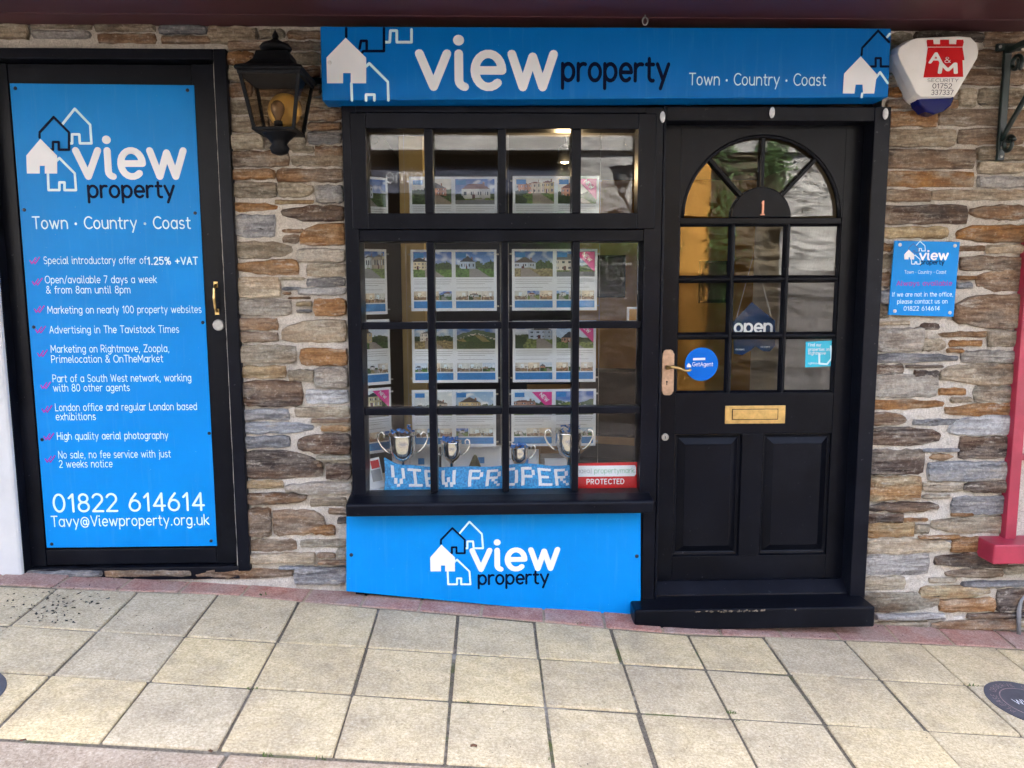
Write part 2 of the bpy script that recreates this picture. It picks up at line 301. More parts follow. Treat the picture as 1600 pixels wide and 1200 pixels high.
# ------------------------------------------------------------------ stroke lettering
def A(cx, cy, rx, ry, a0, a1): return ('a', cx, cy, rx, ry, a0, a1)
E_ = A(2, 2.5, 2, 2.5, 0, 360)
GL = {
'a': (4.3, [[E_], [(4,5),(4,0)]]), 'b': (4.3, [[(0,7.2),(0,0)], [E_]]), 'c': (3.7, [[A(2,2.5,2,2.5,50,310)]]),
'd': (4.3, [[E_], [(4,7.2),(4,0)]]), 'e': (4.1, [[(.1,2.5),(3.95,2.5),A(2,2.5,1.97,2.5,0,312)]]),
'f': (2.6, [[A(2.2,5.9,1.2,1.3,70,180),(1,0)], [(0,4.8),(2.5,4.8)]]),
'g': (4.3, [[E_], [(4,5),(4,-.5),A(2,-.5,2,1.7,0,-140)]]), 'h': (4.2, [[(0,7.2),(0,0)], [(0,2.6),A(1.95,2.9,1.95,2.1,180,0),(3.9,0)]]),
'i': (1.2, [[(.2,5),(.2,1),A(1.2,1,1,1,180,260)], [(.2,7),(.2,7.05)]]), 'j': (1.4, [[(1,5),(1,-1),A(0,-1,1,1.2,0,-80)], [(1,7),(1,7.05)]]),
'k': (3.7, [[(0,7.2),(0,0)], [(3.4,5),(.2,2.3)], [(.9,2.8),(3.6,0)]]), 'l': (1.3, [[(.2,7.2),(.2,1),A(1.2,1,1,1,180,260)]]),
'm': (6.7, [[(0,5),(0,0)], [(0,3),A(1.6,3.2,1.6,1.8,180,0),(3.2,0)], [(3.2,3),A(4.8,3.2,1.6,1.8,180,0),(6.4,0)]]),
'n': (4.2, [[(0,5),(0,0)], [(0,2.6),A(1.95,2.9,1.95,2.1,180,0),(3.9,0)]]), 'o': (4.3, [[E_]]),
'p': (4.3, [[(0,5),(0,-2.3)], [E_]]), 'q': (4.3, [[E_], [(4,5),(4,-2.3)]]), 'r': (2.7, [[(0,5),(0,0)], [(0,2.8),A(1.9,2.9,1.9,2.1,180,70)]]),
's': (3.4, [[A(1.6,3.7,1.4,1.3,40,270),A(1.6,1.2,1.55,1.2,90,-140)]]), 't': (2.7, [[(1,6.6),(1,1.3),A(2.2,1.3,1.2,1.3,180,285)], [(0,4.9),(2.5,4.9)]]),
'u': (4.2, [[(0,5),(0,2),A(1.9,2,1.9,2,180,360)], [(3.8,5),(3.8,0)]]), 'v': (4.2, [[(0,5),(2,0),(4,5)]]),
'w': (6.4, [[(0,5),(1.6,0),(3.05,4.6),(4.5,0),(6.1,5)]]), 'x': (3.9, [[(0,5),(3.6,0)], [(3.6,5),(0,0)]]),
'y': (4.2, [[(0,5),(2.1,.2)], [(4,5),(1.2,-2.3)]]), 'z': (3.7, [[(0,5),(3.5,5),(0,0),(3.5,0)]]),
'A': (5.2, [[(0,0),(2.5,7.2),(5,0)], [(1,2.4),(4,2.4)]]), 'B': (4.5, [[(0,7.2),(0,0)], [(0,7.2),(2,7.2),A(2,5.5,1.7,1.7,90,-90),(0,3.8)], [(2,3.8),A(2.2,1.9,1.9,1.9,90,-90),(0,0)]]),
'C': (5.0, [[A(3,3.6,3,3.6,48,312)]]), 'D': (5.2, [[(0,7.2),(0,0)], [(0,7.2),(1.8,7.2),A(1.8,3.6,3.1,3.6,90,-90),(0,0)]]),
'E': (4.0, [[(3.7,7.2),(0,7.2),(0,0),(3.7,0)], [(0,3.7),(3.2,3.7)]]), 'F': (3.8, [[(3.6,7.2),(0,7.2),(0,0)], [(0,3.7),(3.1,3.7)]]),
'G': (5.6, [[A(3,3.6,3,3.6,45,330),(5.5,3.3),(3.4,3.3)]]), 'H': (5.0, [[(0,7.2),(0,0)], [(4.7,7.2),(4.7,0)], [(0,3.7),(4.7,3.7)]]),
'I': (.8, [[(.2,7.2),(.2,0)]]), 'K': (4.6, [[(0,7.2),(0,0)], [(4.2,7.2),(.2,3.3)], [(1,4),(4.4,0)]]), 'L': (3.8, [[(0,7.2),(0,0),(3.5,0)]]),
'M': (6.4, [[(0,0),(.4,7.2),(3.1,2),(5.8,7.2),(6.2,0)]]), 'N': (5.2, [[(0,0),(0,7.2),(4.8,0),(4.8,7.2)]]), 'O': (6.1, [[A(3,3.6,3,3.6,0,360)]]),
'P': (4.5, [[(0,7.2),(0,0)], [(0,7.2),(2.2,7.2),A(2.2,5.2,2,2,90,-90),(0,3.2)]]), 'R': (4.7, [[(0,7.2),(0,0)], [(0,7.2),(2.2,7.2),A(2.2,5.2,2,2,90,-90),(0,3.2)], [(2,3.2),(4.3,0)]]),
'S': (4.4, [[A(2.1,5.3,1.9,1.9,40,270),A(2.1,1.75,2,1.75,90,-145)]]), 'T': (4.6, [[(0,7.2),(4.6,7.2)], [(2.3,7.2),(2.3,0)]]),
'U': (5.0, [[(0,7.2),(0,2.4),A(2.35,2.4,2.35,2.4,180,360),(4.7,7.2)]]), 'V': (5.0, [[(0,7.2),(2.5,0),(5,7.2)]]),
'W': (7.4, [[(0,7.2),(1.8,0),(3.6,6.4),(5.4,0),(7.2,7.2)]]), 'Y': (4.6, [[(0,7.2),(2.3,3.4),(4.6,7.2)], [(2.3,3.4),(2.3,0)]]), 'Z': (4.6, [[(0,7.2),(4.4,7.2),(0,0),(4.5,0)]]),
'0': (4.6, [[A(2.15,3.6,2.15,3.6,0,360)]]), '1': (2.6, [[(.2,5.6),(1.8,7.2),(1.8,0)]]), '2': (4.3, [[A(2,5.2,1.95,2,160,-35),(0,0),(4.1,0)]]),
'3': (4.2, [[A(1.9,5.4,1.8,1.8,150,-90)], [A(1.9,1.8,2,1.85,90,-150)]]), '4': (4.7, [[(3.3,0),(3.3,7.2),(0,2),(4.5,2)]]),
'5': (4.3, [[(3.7,7.2),(.5,7.2),(.2,4),A(1.9,2.3,2.1,2.3,125,-150)]]), '6': (4.5, [[A(2.1,2.2,2.1,2.2,0,360)], [(.02,2.3),(.7,4.6),(2.7,7.2)]]),
'7': (4.2, [[(0,7.2),(4,7.2),(1.2,0)]]), '8': (4.4, [[A(2.1,5.5,1.7,1.7,0,360)], [A(2.1,1.9,2.05,1.9,0,360)]]), '9': (4.5, [[A(2.1,5,2.1,2.2,0,360)], [(4.18,4.9),(3.5,2.6),(1.5,0)]]),
'&': (5.0, [[(5,0),(1,5),A(2,5.9,1.2,1.3,210,-20),(1.2,3.2),A(1.8,1.7,1.8,1.7,150,330),(4.6,3.4)]]), '/': (3.2, [[(0,-.6),(3.2,7.4)]]),
'%': (6.2, [[A(1.3,5.6,1.2,1.5,0,360)], [A(4.8,1.6,1.2,1.5,0,360)], [(1.4,0),(4.7,7.2)]]), '+': (4.4, [[(0,3.2),(4,3.2)], [(2,5.2),(2,1.2)]]),
',': (1.4, [[(.6,.2),(.2,-1.2)]]), '.': (1.2, [[(.4,.1),(.4,.15)]]), '@': (6.6, [[A(3.2,2.6,1.3,1.6,0,360)], [(4.5,4.2),(4.5,1.8),A(5.3,1.8,.8,.9,180,330),A(3.2,2.7,3.1,3.5,0,310)]]),
'\u00b7': (1.6, [[(.6,2.9),(.6,2.95)]]), '|': (1.2, [[(.3,7),(.3,-.8)]]), ' ': (2.2, []), '\u2713': (3, [[(0,2.4),(1.1,.8),(3.4,4.6)]]),
}
def sample(stroke, n=14):
    p = []
    for it in stroke:
        if it[0] == 'a':
            _, cx, cy, rx, ry, a0, a1 = it; k = max(4, int(abs(a1-a0)/360*n*1.6))
            q = [(cx+rx*math.cos(R_(a0+(a1-a0)*i/k)), cy+ry*math.sin(R_(a0+(a1-a0)*i/k))) for i in range(k+1)]
        else: q = [it]
        for a in q:
            if not p or math.dist(a, p[-1]) > 1e-4: p.append(a)
    return p
def ribbon(pts, wd, caps=True, nc=5):
    """flat round-ended ribbons in 2D; broken at sharp corners. returns list of (verts, faces)"""
    out = []; seg = [pts[0]]; runs = []
    closed = len(pts) > 4 and math.dist(pts[0], pts[-1]) < 1e-3
    for i in range(1, len(pts)):
        seg.append(pts[i])
        if i < len(pts)-1:
            a = Vector(pts[i])-Vector(pts[i-1]); b = Vector(pts[i+1])-Vector(pts[i])
            if a.angle(b, 0) > R_(48): runs.append(seg); seg = [pts[i]]
    runs.append(seg)
    for r in runs:
        n = len(r); v = []; f = []
        for i, p in enumerate(r):
            if closed and len(runs) == 1 and i in (0, n-1): t = Vector(r[1])-Vector(r[n-2])
            else: t = Vector(r[min(i+1, n-1)])-Vector(r[max(i-1, 0)])
            t.normalize(); nx = (-t.y*wd/2, t.x*wd/2)
            v += [(p[0]+nx[0], p[1]+nx[1]), (p[0]-nx[0], p[1]-nx[1])]
        f = [(2*i, 2*i+1, 2*i+3, 2*i+2) for i in range(n-1)]
        if caps and not (closed and len(runs) == 1):
            for e, (p, q) in enumerate(((r[0], r[1]), (r[-1], r[-2]))):
                t = Vector(p)-Vector(q); a0 = math.atan2(t.y, t.x); k0 = len(v)
                v += [(p[0]+wd/2*math.cos(a0-math.pi/2+math.pi*k/nc), p[1]+wd/2*math.sin(a0-math.pi/2+math.pi*k/nc)) for k in range(nc+1)]
                f.append(tuple(range(k0, k0+nc+1)))
        out.append((v, f))
    return out
def fix(v, f):      # face normals towards -Y when (u,v)->(x,z)
    r = []
    for q in f:
        ar = sum(v[q[i]][0]*v[q[(i+1) % len(q)]][1]-v[q[(i+1) % len(q)]][0]*v[q[i]][1] for i in range(len(q)))
        r.append(q if ar > 0 else q[::-1])
    return r
def glyphs(s, wt, track=.9):
    x = 0; out = []
    for ch in s:
        adv, st = GL.get(ch, GL[' '])
        for k in st:
            p = [(a+x, b) for a, b in sample(k)]
            if len(p) == 2 and math.dist(p[0], p[1]) < .1: out += ribbon([(p[0][0], p[0][1]), (p[0][0], p[0][1]+.02)], wt*(1.9 if ch == '\u00b7' else 1.25), nc=8)
            else: out += ribbon(p, wt)
        x += adv+track+wt*.55
    return out, x-track-wt*.55
def text(s, x0, x1, base, xh, Y, m, parent, wt=.75, track=.9, name='lettering', slope=0):
    """lettering on the plane Y: photo-pixel left, right and baseline, x-height in pixels, all turned into metres first"""
    X0, X1, Z = at(x0, base, Y).x, at(x1, base, Y).x, at((x0+x1)/2, base, Y).z
    hz = (at(x0, base-xh, Y).z-at(x0, base, Y).z)/5
    rs, wd = glyphs(s, wt, track); k = (X1-X0)/wd
    if xh >= 10 and ' ' in s:                     # larger lines: each word a part of its own
        x_ = 0
        for wd_ in s.split(' '):
            rs, ww_ = glyphs(wd_, wt, track); mb = MB()
            for i, (v, f) in enumerate(rs): mb.add([(X0+(a+x_)*k, Y-.0008-(i % 7)*.00003, Z+b*hz) for a, b in v], fix(v, f))
            mb.build('word', m, parent); x_ += ww_+GL[' '][0]+2*(track+wt*.55)
        return None
    if xh >= 13 and wt >= 1:                     # big words: each letter a part of its own
        x_ = 0
        for ch in s:
            rs = glyphs(ch, wt)[0]; mb = MB()
            for i, (v, f) in enumerate(rs): mb.add([(X0+(a+x_)*k, Y-.0008-(i % 7)*.00003, Z+b*hz) for a, b in v], fix(v, f))
            mb.build('letter', m, parent); x_ += GL[ch][0]+track+wt*.55
        return None
    mb = MB()
    for i, (v, f) in enumerate(rs):
        f = fix(v, f); mb.add([(X0+a*k, Y-.0008-(i % 7)*.00003, Z+b*hz+slope*(a*k)) for a, b in v], f)
    return mb.build(name, m, parent)
def stroke_px(lines, wd_px, Y, m, parent, name='logo_line', closed=False):
    """outline strokes given in photo pixels"""
    s = (at(801, 400, Y)-at(800, 400, Y)).length; i = 0
    for ln in lines:
        mb = MB(); p = [(at(x, y, Y).x, at(x, y, Y).z) for x, y in ln]
        for v, f in ribbon(p, wd_px*s, nc=3):
            mb.add([(a, Y-.0009-(i % 9)*.00004, b) for a, b in v], fix(v, f)); i += 1
        mb.build(name, m, parent)
def plate_px(pts, y0, y1, m, parent, name, bev=.0):
    return MB().prism([(at(x, y, y0).x, at(x, y, y0).z) for x, y in pts], y0, y1).build(name, m, parent, bev=bev)
def logo(x, y, sx, sy, Y, parent, wd, dark=None):
    T = lambda q: [(x+(a-41)*sx, y+(b-170)*sy) for a, b in q]
    dark = dark or M['navy']
    stroke_px([T([(97,195),(117,170),(141,195),(143,224),(125,224),(124,210),(113,210),(113,224),(108,224)])], wd, Y, M['pale'], parent, 'logo_house')
    stroke_px([T([(62,215),(62,207),(84,183),(108,207),(108,234),(92,234),(92,222),(83,222),(83,234),(78,234)])], wd, Y-.0004, dark, parent, 'logo_house')
    stroke_px([T([(75,271),(76,297),(93,297),(93,285),(101,285),(101,297),(119,297),(117,271),(93,247),(88,252)])], wd, Y-.0004, M['pale'], parent, 'logo_house')
    plate_px(T([(63,217),(89,243),(89,271),(70,271),(70,259),(62,259),(62,271),(42,271),(41,243)]), Y-.0022, Y-.0006, M['white'], parent, 'logo_house')
def screws(pts, Y, parent, m, r=.008, name='screw'):
    for x, y in pts:
        p = at(x, y, Y)
        MB().lathe([(r, 0), (r, .002), (r*.6, .004)], (p.x, Y, p.z), 10, 'y').build(name, m, parent, smooth=False)

# ================================================================== SETTING
# ---- street ground sheet
gr = mesh('ground', [(x, y, gz(x, y)-.03) for x, y in ((-40,-40),(40,-40),(40,.5),(-40,.5))], [(0,1,2,3)])
tag(link('street_ground', gr, M['tarmac']), kind='structure')
# ---- pavement with slabs, bricks and kerb stones
pav_b = mesh('joint_bed', [(x, y, gz(x, y)-.006) for x, y in ((-3.6,-1.42),(4.2,-1.42),(4.2,.02),(-3.6,.02))], [(0,1,2,3)])
pavement = tag(link('pavement', pav_b, M['joint']), kind='structure')
def lay(name, m, x0, x1, yf0, yf1, yb0, yb1, th=.03, lift=0, tilt=.0012, bev=.004, xs=(0,0)):
    """paving piece; front/back edges may run skew"""
    pts = [(x0, yf0), (x1, yf1), (x1+xs[1], yb1), (x0+xs[0], yb0)]
    j = [random.gauss(0, tilt) for _ in range(4)]
    v = [(x, y, gz(x, y)-th) for x, y in pts] + [(x, y, gz(x, y)+lift+j[i]) for i, (x, y) in enumerate(pts)]
    me = mesh(name, v, [(0,3,2,1),(4,5,6,7),(0,1,5,4),(1,2,6,5),(2,3,7,6),(3,0,4,7)])
    return link(name, me, m, pavement, bev=bev, seg=2)
cols = [-3.37,-3.045,-2.72,-2.395,-2.07,-1.75,-1.435,-1.12,-.785,-.458,-.134,.180,.493,.806,1.123,1.47,1.80,2.12,2.44,2.76,3.08,3.4,3.72,4.04]
def edge0(x):     # line where the slabs meet the brick course
    k = [(-4,-.19),(-1.43,-.127),(-1.12,-.098),(-.78,-.128),(-.13,-.156),(.5,-.2),(.8,-.214),(1.12,-.19),(1.8,-.166),(4.2,-.16)]
    for (a, u), (b, v) in zip(k, k[1:]):
        if a <= x <= b: return u+(v-u)*(x-a)/(b-a)
rows = [edge0, lambda x: -.468-.008*x, lambda x: -.776-.013*x, lambda x: -1.10-.01*x]
g = .0052
for c0, c1 in zip(cols, cols[1:]):
    for i in range(3):
        jx = [random.gauss(0, .0022) for _ in range(2)]
        lay('slab', M['slab'], c0+g+jx[0], c1-g+jx[1], rows[i+1](c0)+g, rows[i+1](c1)+g, rows[i](c0)-g, rows[i](c1)-g, lift=random.gauss(0, .0012), tilt=.0013, bev=.005)
bb = mesh('brick_bed', [(x, edge0(x)+d, gz(x, edge0(x)+d)-.0025) for x in (-3.5,-1.43,-1.12,-.78,-.13,.5,.8,1.12,1.8,4.1) for d in (.004,.0)], [(2*i+1, 2*i+3, 2*i+2, 2*i) for i in range(9)])
for i, v_ in enumerate(bb.vertices):
    if i % 2 == 0: v_.co = (v_.co.x, .0, gz(v_.co.x, 0)-.0025)
link('brick_bed', bb, M['concrete'], pavement)
x = -3.5
while x < 4.1:
    L_ = random.uniform(.235, .262); y0, y1 = edge0(max(-4, x)), edge0(min(4.2, x+L_))
    lay('brick', M['brick'], x+.005, x+L_-.005, y0+.006, y1+.006, -.004, -.004, lift=.002, tilt=.002, bev=.005, xs=(.01,.01)); x += L_
x = -3.5
while x < 4.0:
    lay('kerb_stone', M['concrete'], x+.006, x+.9, -1.41-.01*x, -1.41-.01*(x+.9), -1.114-.01*x, -1.114-.01*(x+.9), lift=.001, bev=.006, xs=(.03,.03)); x += .905
# ---- stone wall: mortar core with stones as pieces
SOFF = 2.468
wall = MB()
def mortar(x0, x1, z0, z1):
    nx, nz = max(2, int((x1-x0)/.022)), max(2, int((z1-z0)/.022))
    v = []
    for k in range(nz+1):
        for i in range(nx+1):
            xx, zz = x0+(x1-x0)*i/nx, z0+(z1-z0)*k/nz
            v.append((xx, .001+.006*noise.noise((xx*14, 3.3, zz*22))+.003*noise.noise((xx*45, 1, zz*60)), zz))
    wall.add(v, [(k*(nx+1)+i, k*(nx+1)+i+1, (k+1)*(nx+1)+i+1, (k+1)*(nx+1)+i) for k in range(nz) for i in range(nx)])
LD = rect(-16, 76, 370, 886)            # left door opening
mortar(-2.6, 1.66, 2.36, 2.75); mortar(-1.07, -.555, -.1, 2.36); mortar(-2.6, -1.07, -.1, .285); mortar(-.555, .72, -.1, .2)
mortar(1.60, 2.33, -.5, 2.36); mortar(1.66, 3.6, 2.36, 2.75); mortar(2.33, 3.6, 1.62, 2.36); mortar(2.33, 3.6, -.5, .26)
wall.box(-2.6, 3.6, .25, .4, 2.2, 2.75).box(-1.07, -.56, .02, .4, -.2, 2.36).box(1.64, 2.33, .02, .4, -.5, 2.36)
stone_wall = wall.build('stone_wall', M['mortar'])
tag(stone_wall, 'rubble wall of brown, grey and rust slate in pale mortar round the shopfront', 'wall')
COL = {'R': ((.50,.28,.115), .95), 'D': ((.095,.068,.057), .22), 'G': ((.37,.395,.425), .03), 'O': ((.50,.45,.33), .2), 'C': ((.74,.64,.46), .25),
       'W': ((.70,.70,.68), .02), 'B': ((.36,.26,.175), .45), 'S': ((.60,.57,.49), .2), 'Y': ((.64,.50,.27), .6)}
def stone(x0, y0, x1, y1, c, sh=''):
    X0, X1, Z0, Z1 = rect(x0-.3, y0-.3, x1+.3, y1+.3, -.012); stone_w(X0, X1, Z0, Z1, c, sh)
def stone_w(X0, X1, Z0, Z1, c, sh=''):
    X0 += .0015; X1 -= .0015; Z0 += .001; Z1 -= .001
    w_, h = X1-X0, Z1-Z0; rj = random.uniform
    n = 5 if w_ < .09 else (8 if w_ < .2 else 10)
    def env(t):     # half-thickness factor along the stone
        e = 1.0
        if 'r' in sh and t > .45: e = 1-.50*((t-.45)/.55)**1.8
        if 'l' in sh and t < .55: e = min(e, 1-.50*((.55-t)/.55)**1.8)
        return e
    sk = .5 if 'b' not in sh else .05
    top, bot = [], []
    for i in range(n):
        t = i/(n-1); xx = X0+w_*t; e = env(t); endk = rj(.84, .97) if i in (0, n-1) else 1
        hh = h*e*endk; mid = Z0+h*(sk if e < 1 else .5)*1.0 if e < 1 else Z0+h*.5
        if e < 1: zc = Z0+h*.5+(h*(1-e)*.5)*(-.7 if 'b' in sh else rj(-.3, .3))
        else: zc = Z0+h*.5
        jj = min(.0055, h*.13)
        top.append((xx+(rj(-.004, .004) if 0 < i < n-1 else rj(0, .006)*(1 if i == 0 else -1)), zc+hh/2+rj(-jj, jj*.4)))
        bot.append((xx+(rj(-.004, .004) if 0 < i < n-1 else rj(0, .006)*(1 if i == 0 else -1)), zc-hh/2+rj(-jj*.4, jj)))
    lm, rm = (X0-rj(0, .004), (top[0][1]+bot[0][1])/2+rj(-.1, .1)*h), (X1+rj(0, .004), (top[-1][1]+bot[-1][1])/2+rj(-.1, .1)*h)
    ring = bot+[rm]+top[::-1]+[lm]; m = len(ring)
    cx, cz = sum(p[0] for p in ring)/m, sum(p[1] for p in ring)/m
    pr = rj(.005, .022); ins = min(.0035, h*.10); tl = rj(-.10, .10); tz = rj(-.22, .12)
    def inset(p, d):
        dx, dz = cx-p[0], cz-p[1]
        return (p[0]+max(-d*1.2, min(d*1.2, dx*.5)), p[1]+max(-d, min(d, dz*.6)))
    v = [(p[0], .012, p[1]) for p in ring]
    v += [(p[0], -pr*.45+rj(-.0015, .0015), p[1]) for p in ring]
    for d, q in ((ins, 1.0), (min(.018, h*.33), 1.25)):
        for p in ring:
            a, b = inset(p, d); v.append((a, -pr*q-(a-cx)*tl*.12+(b-cz)*tz*.25+rj(-.0022, .0022), b))
    f = [(i+r*m, (i+1) % m+r*m, (i+1) % m+(r+1)*m, i+(r+1)*m) for r in range(3) for i in range(m)] + [tuple(range(3*m, 4*m))]
    o = link('stone', mesh('stone', v, f), M['stone'], stone_wall)
    (r, gg, b), al = COL[c]; k = rj(.72, 1.32); hsh = rj(-.05, .05)
    o.color = (r*k*(1+hsh), gg*k, b*k*(1-hsh), min(1, al*rj(.5, 1.4)))
ST = """355,62,440,78,B;440,62,502,78,D;354,79,398,103,R;396,80,502,100,O;398,101,500,120,B;355,104,400,126,C;355,127,394,153,B;396,122,502,150,B;357,154,470,179,O;470,151,534,166,O;478,167,534,189,B;359,180,420,207,C;421,181,478,207,O;479,190,534,204,B;479,205,534,225,G;360,208,412,233,C;413,208,478,233,O;360,234,452,261,B;455,227,490,239,O;490,226,536,247,B;454,241,536,260,O;361,262,430,281,R;431,262,536,285,B;362,283,432,309,O;433,283,490,309,O,r;492,288,537,318,G;428,311,490,319,Y;364,315,433,331,R,r;438,320,538,346,D,l
365,334,430,371,G;440,357,474,364,B;441,366,467,380,B;467,348,539,385,R,lb;367,376,456,404,O,r;463,387,540,410,S;368,405,467,430,R,l;478,411,540,433,C;478,433,540,448,G;370,431,438,467,C;424,432,476,438,O;440,448,470,454,G;441,456,454,461,B;465,449,541,462,W;449,463,484,468,B;462,470,486,479,Y;462,483,487,489,G;489,466,541,494,R;371,467,456,494,S;373,496,434,517,B;373,518,435,536,B;438,498,542,536,C,lb;374,538,463,568,O;467,544,543,573,R;375,571,447,592,Y;449,577,491,596,O;491,573,544,607,S
377,594,473,636,D;477,609,545,632,W;379,639,452,658,G;459,635,546,653,O;485,654,548,661,B;501,664,549,675,Y;380,659,489,679,G,r;380,681,453,702,G;464,677,549,711,D,l;381,703,504,749,D,rb;472,715,486,723,D;493,711,549,721,O;508,724,550,750,D;494,724,504,730,B;384,751,443,764,Y;444,753,551,774,S,l;384,769,480,789,B,r;483,778,542,793,O;385,794,424,840,B;425,796,508,838,B,r;482,820,524,837,R,l;512,794,546,806,B;526,808,546,819,D;387,843,463,863,B;468,843,546,857,O;388,864,493,882,C;495,864,524,873,B;525,857,546,875,O;496,876,546,883,B
20,891,160,903,G;162,890,300,903,B;300,888,458,907,B,r;459,886,546,914,G;434,885,476,892,G
-30,36,44,62,O;46,33,142,45,O;48,46,140,60,W;146,34,242,49,O;150,50,242,67,B;246,37,322,53,G;250,54,332,68,B;324,40,402,69,O;403,44,445,61,O;448,46,505,61,B
1393,48,1428,70,O;1430,48,1538,66,D;1540,48,1604,73,B;1388,76,1412,110,B;1388,112,1414,134,O;1415,70,1520,110,B;1522,76,1604,104,B;1415,112,1500,150,O;1502,106,1604,133,B;1500,135,1528,168,C;1530,135,1604,166,O;1387,136,1420,152,R;1386,153,1500,170,B;1386,172,1466,198,R;1467,169,1604,197,B;1385,200,1496,230,O;1498,199,1604,226,B;1384,232,1524,264,B;1527,228,1604,251,O;1529,252,1604,272,C;1383,266,1525,293,R;1529,274,1606,294,W;1382,295,1456,316,B;1456,295,1604,313,C;1380,319,1514,351,D;1516,319,1603,344,B,l;1379,353,1484,373,Y;1496,350,1602,380,R,l
1377,379,1397,394,R;1498,383,1542,393,B;1543,381,1602,397,C;1400,376,1496,400,O;1500,399,1601,423,B;1376,396,1396,421,O;1396,402,1498,440,B;1375,424,1394,449,B;1494,430,1526,438,R;1527,420,1600,457,B,l;1494,441,1522,452,G;1374,452,1393,476,G;1372,478,1392,499,O;1394,444,1490,496,O;1490,459,1598,515,B,l
1371,501,1424,509,C;1439,504,1470,516,D;1370,511,1446,550,S;1443,528,1480,550,O,r;1469,517,1544,528,R,l;1545,517,1597,543,O;1484,531,1538,542,R;1481,544,1508,552,R;1367,552,1499,568,G,r;1503,547,1595,568,S;1417,570,1476,576,D;1366,569,1415,585,D;1430,578,1470,593,D;1470,567,1594,603,C,l;1366,584,1468,622,S;1468,606,1512,619,R;1523,602,1592,630,O;1486,620,1521,630,O;1363,624,1477,641,R,r;1477,630,1590,653,R,l;1362,644,1418,666,B,r;1427,655,1502,666,G;1484,648,1590,682,W,lb;1361,667,1471,698,D,r;1500,682,1588,718,D;1358,702,1447,743,D;1444,701,1500,707,G;1454,708,1492,721,R,lr;1450,721,1586,753,G
1357,744,1441,783,Y;1442,752,1507,770,C;1506,750,1584,772,D,l;1443,773,1487,780,O;1357,784,1468,802,D,lr;1488,775,1582,806,G;1487,801,1522,808,R;1356,803,1413,818,D;1413,810,1452,817,R;1455,807,1580,835,O,l;1354,817,1431,842,Y;1431,819,1454,836,O;1436,837,1502,843,R;1354,841,1487,867,C,r;1460,844,1493,852,G;1487,839,1578,864,R;1351,863,1454,900,W;1461,863,1578,889,D,l;1478,889,1570,905,B,l;1569,884,1612,899,O;1350,901,1417,923,O;1453,903,1497,912,C;1503,908,1612,919,G;1438,915,1548,936,Y,r;1558,920,1640,957,D;1349,925,1469,958,O,r;1468,935,1557,958,R;1368,959,1478,970,W;1512,958,1640,968,D;1456,968,1588,986,B,l;1589,969,1650,983,C;1360,972,1452,984,O;1385,985,1500,994,B;1505,987,1620,999,O"""
for s_ in ST.replace('\n', ';').split(';'):
    q = s_.split(','); stone(*map(float, q[:4]), q[4], q[5] if len(q) > 5 else '')
zz = 2.43                                       # the wall goes on to the right of the red window, coursed the same way
while zz > 1.66:
    h = random.uniform(.045, .085); xx = 2.40
    while xx < 3.5:
        l_ = random.uniform(.12, .32); stone_w(xx, xx+l_, zz-h, zz-.006, random.choice('RDGOCBBSO'), random.choice(['', '', 'r', 'l'])); xx += l_+.012
    zz -= h
# ---- white limewashed wall left of the shop door
ww = rect(-60, 60, 8, 905)
wm = MB(); wx1 = at(2, 500, -.05).x - .005
wm.box(-3.6, wx1, -.045, .3, -.1, 2.45)
tag(wm.build('white_wall', M['render'], bev=.012), 'white limewashed rough wall at the left edge beside the black door', 'wall')

# ---- overhanging upper storey; its unseen reach and height are set for shade
uz = SOFF
upper = empty('upper_storey', (0, -.4, uz), 'dark maroon boarded underside of the upper floor overhanging the shopfront', 'building')
for i in range(6):
    y1 = .1-.235*i; box('soffit_board', M['maroon'], upper, -9, 9, y1-.231, y1, uz, uz+.03, .003)
box('fascia_board', M['maroon'], upper, -9, 9, -1.34, -1.312, uz-.02, uz+.25, .004)
box('upper_wall', M['render'], upper, -9, 9, -1.31, 3.7, uz+.032, 10.6, 0)
box('roof', M['slateblue'], upper, -9.1, 9.1, -1.5, 4, 10.6, 10.75, 0)
hk = at(1008, 34, -.16)
hook = MB(); pr = [(hk.x+.010*math.cos(t), -.16, uz-.022+.014*math.sin(t)) for t in [i*math.pi/6 for i in range(13)]]
hook.tube(pr, .003, 6).tube([(hk.x, -.16, uz-.008), (hk.x, -.16, uz+.002)], .003, 6)
tag(hook.build('eye_hook', M['lead'], smooth=True), 'small grey screw eye in the maroon soffit above the long sign', 'hook')

# ---- shop interior room
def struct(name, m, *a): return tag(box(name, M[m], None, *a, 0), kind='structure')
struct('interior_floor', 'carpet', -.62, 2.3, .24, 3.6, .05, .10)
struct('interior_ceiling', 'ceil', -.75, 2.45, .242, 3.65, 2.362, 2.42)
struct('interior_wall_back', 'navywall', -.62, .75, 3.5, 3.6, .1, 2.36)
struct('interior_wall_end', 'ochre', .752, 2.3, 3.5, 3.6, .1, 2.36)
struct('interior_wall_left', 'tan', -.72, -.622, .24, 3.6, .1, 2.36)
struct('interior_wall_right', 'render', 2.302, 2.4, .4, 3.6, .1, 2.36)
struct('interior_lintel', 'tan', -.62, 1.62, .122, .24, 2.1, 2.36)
struct('side_door_light_block', 'navywall', -2.3, -.9, .14, .2, .1, 2.5)  # unseen backing added to stop light leaking round the side door
struct('interior_wall_under_window', 'tan', -.56, .70, .03, .24, .0, .56)

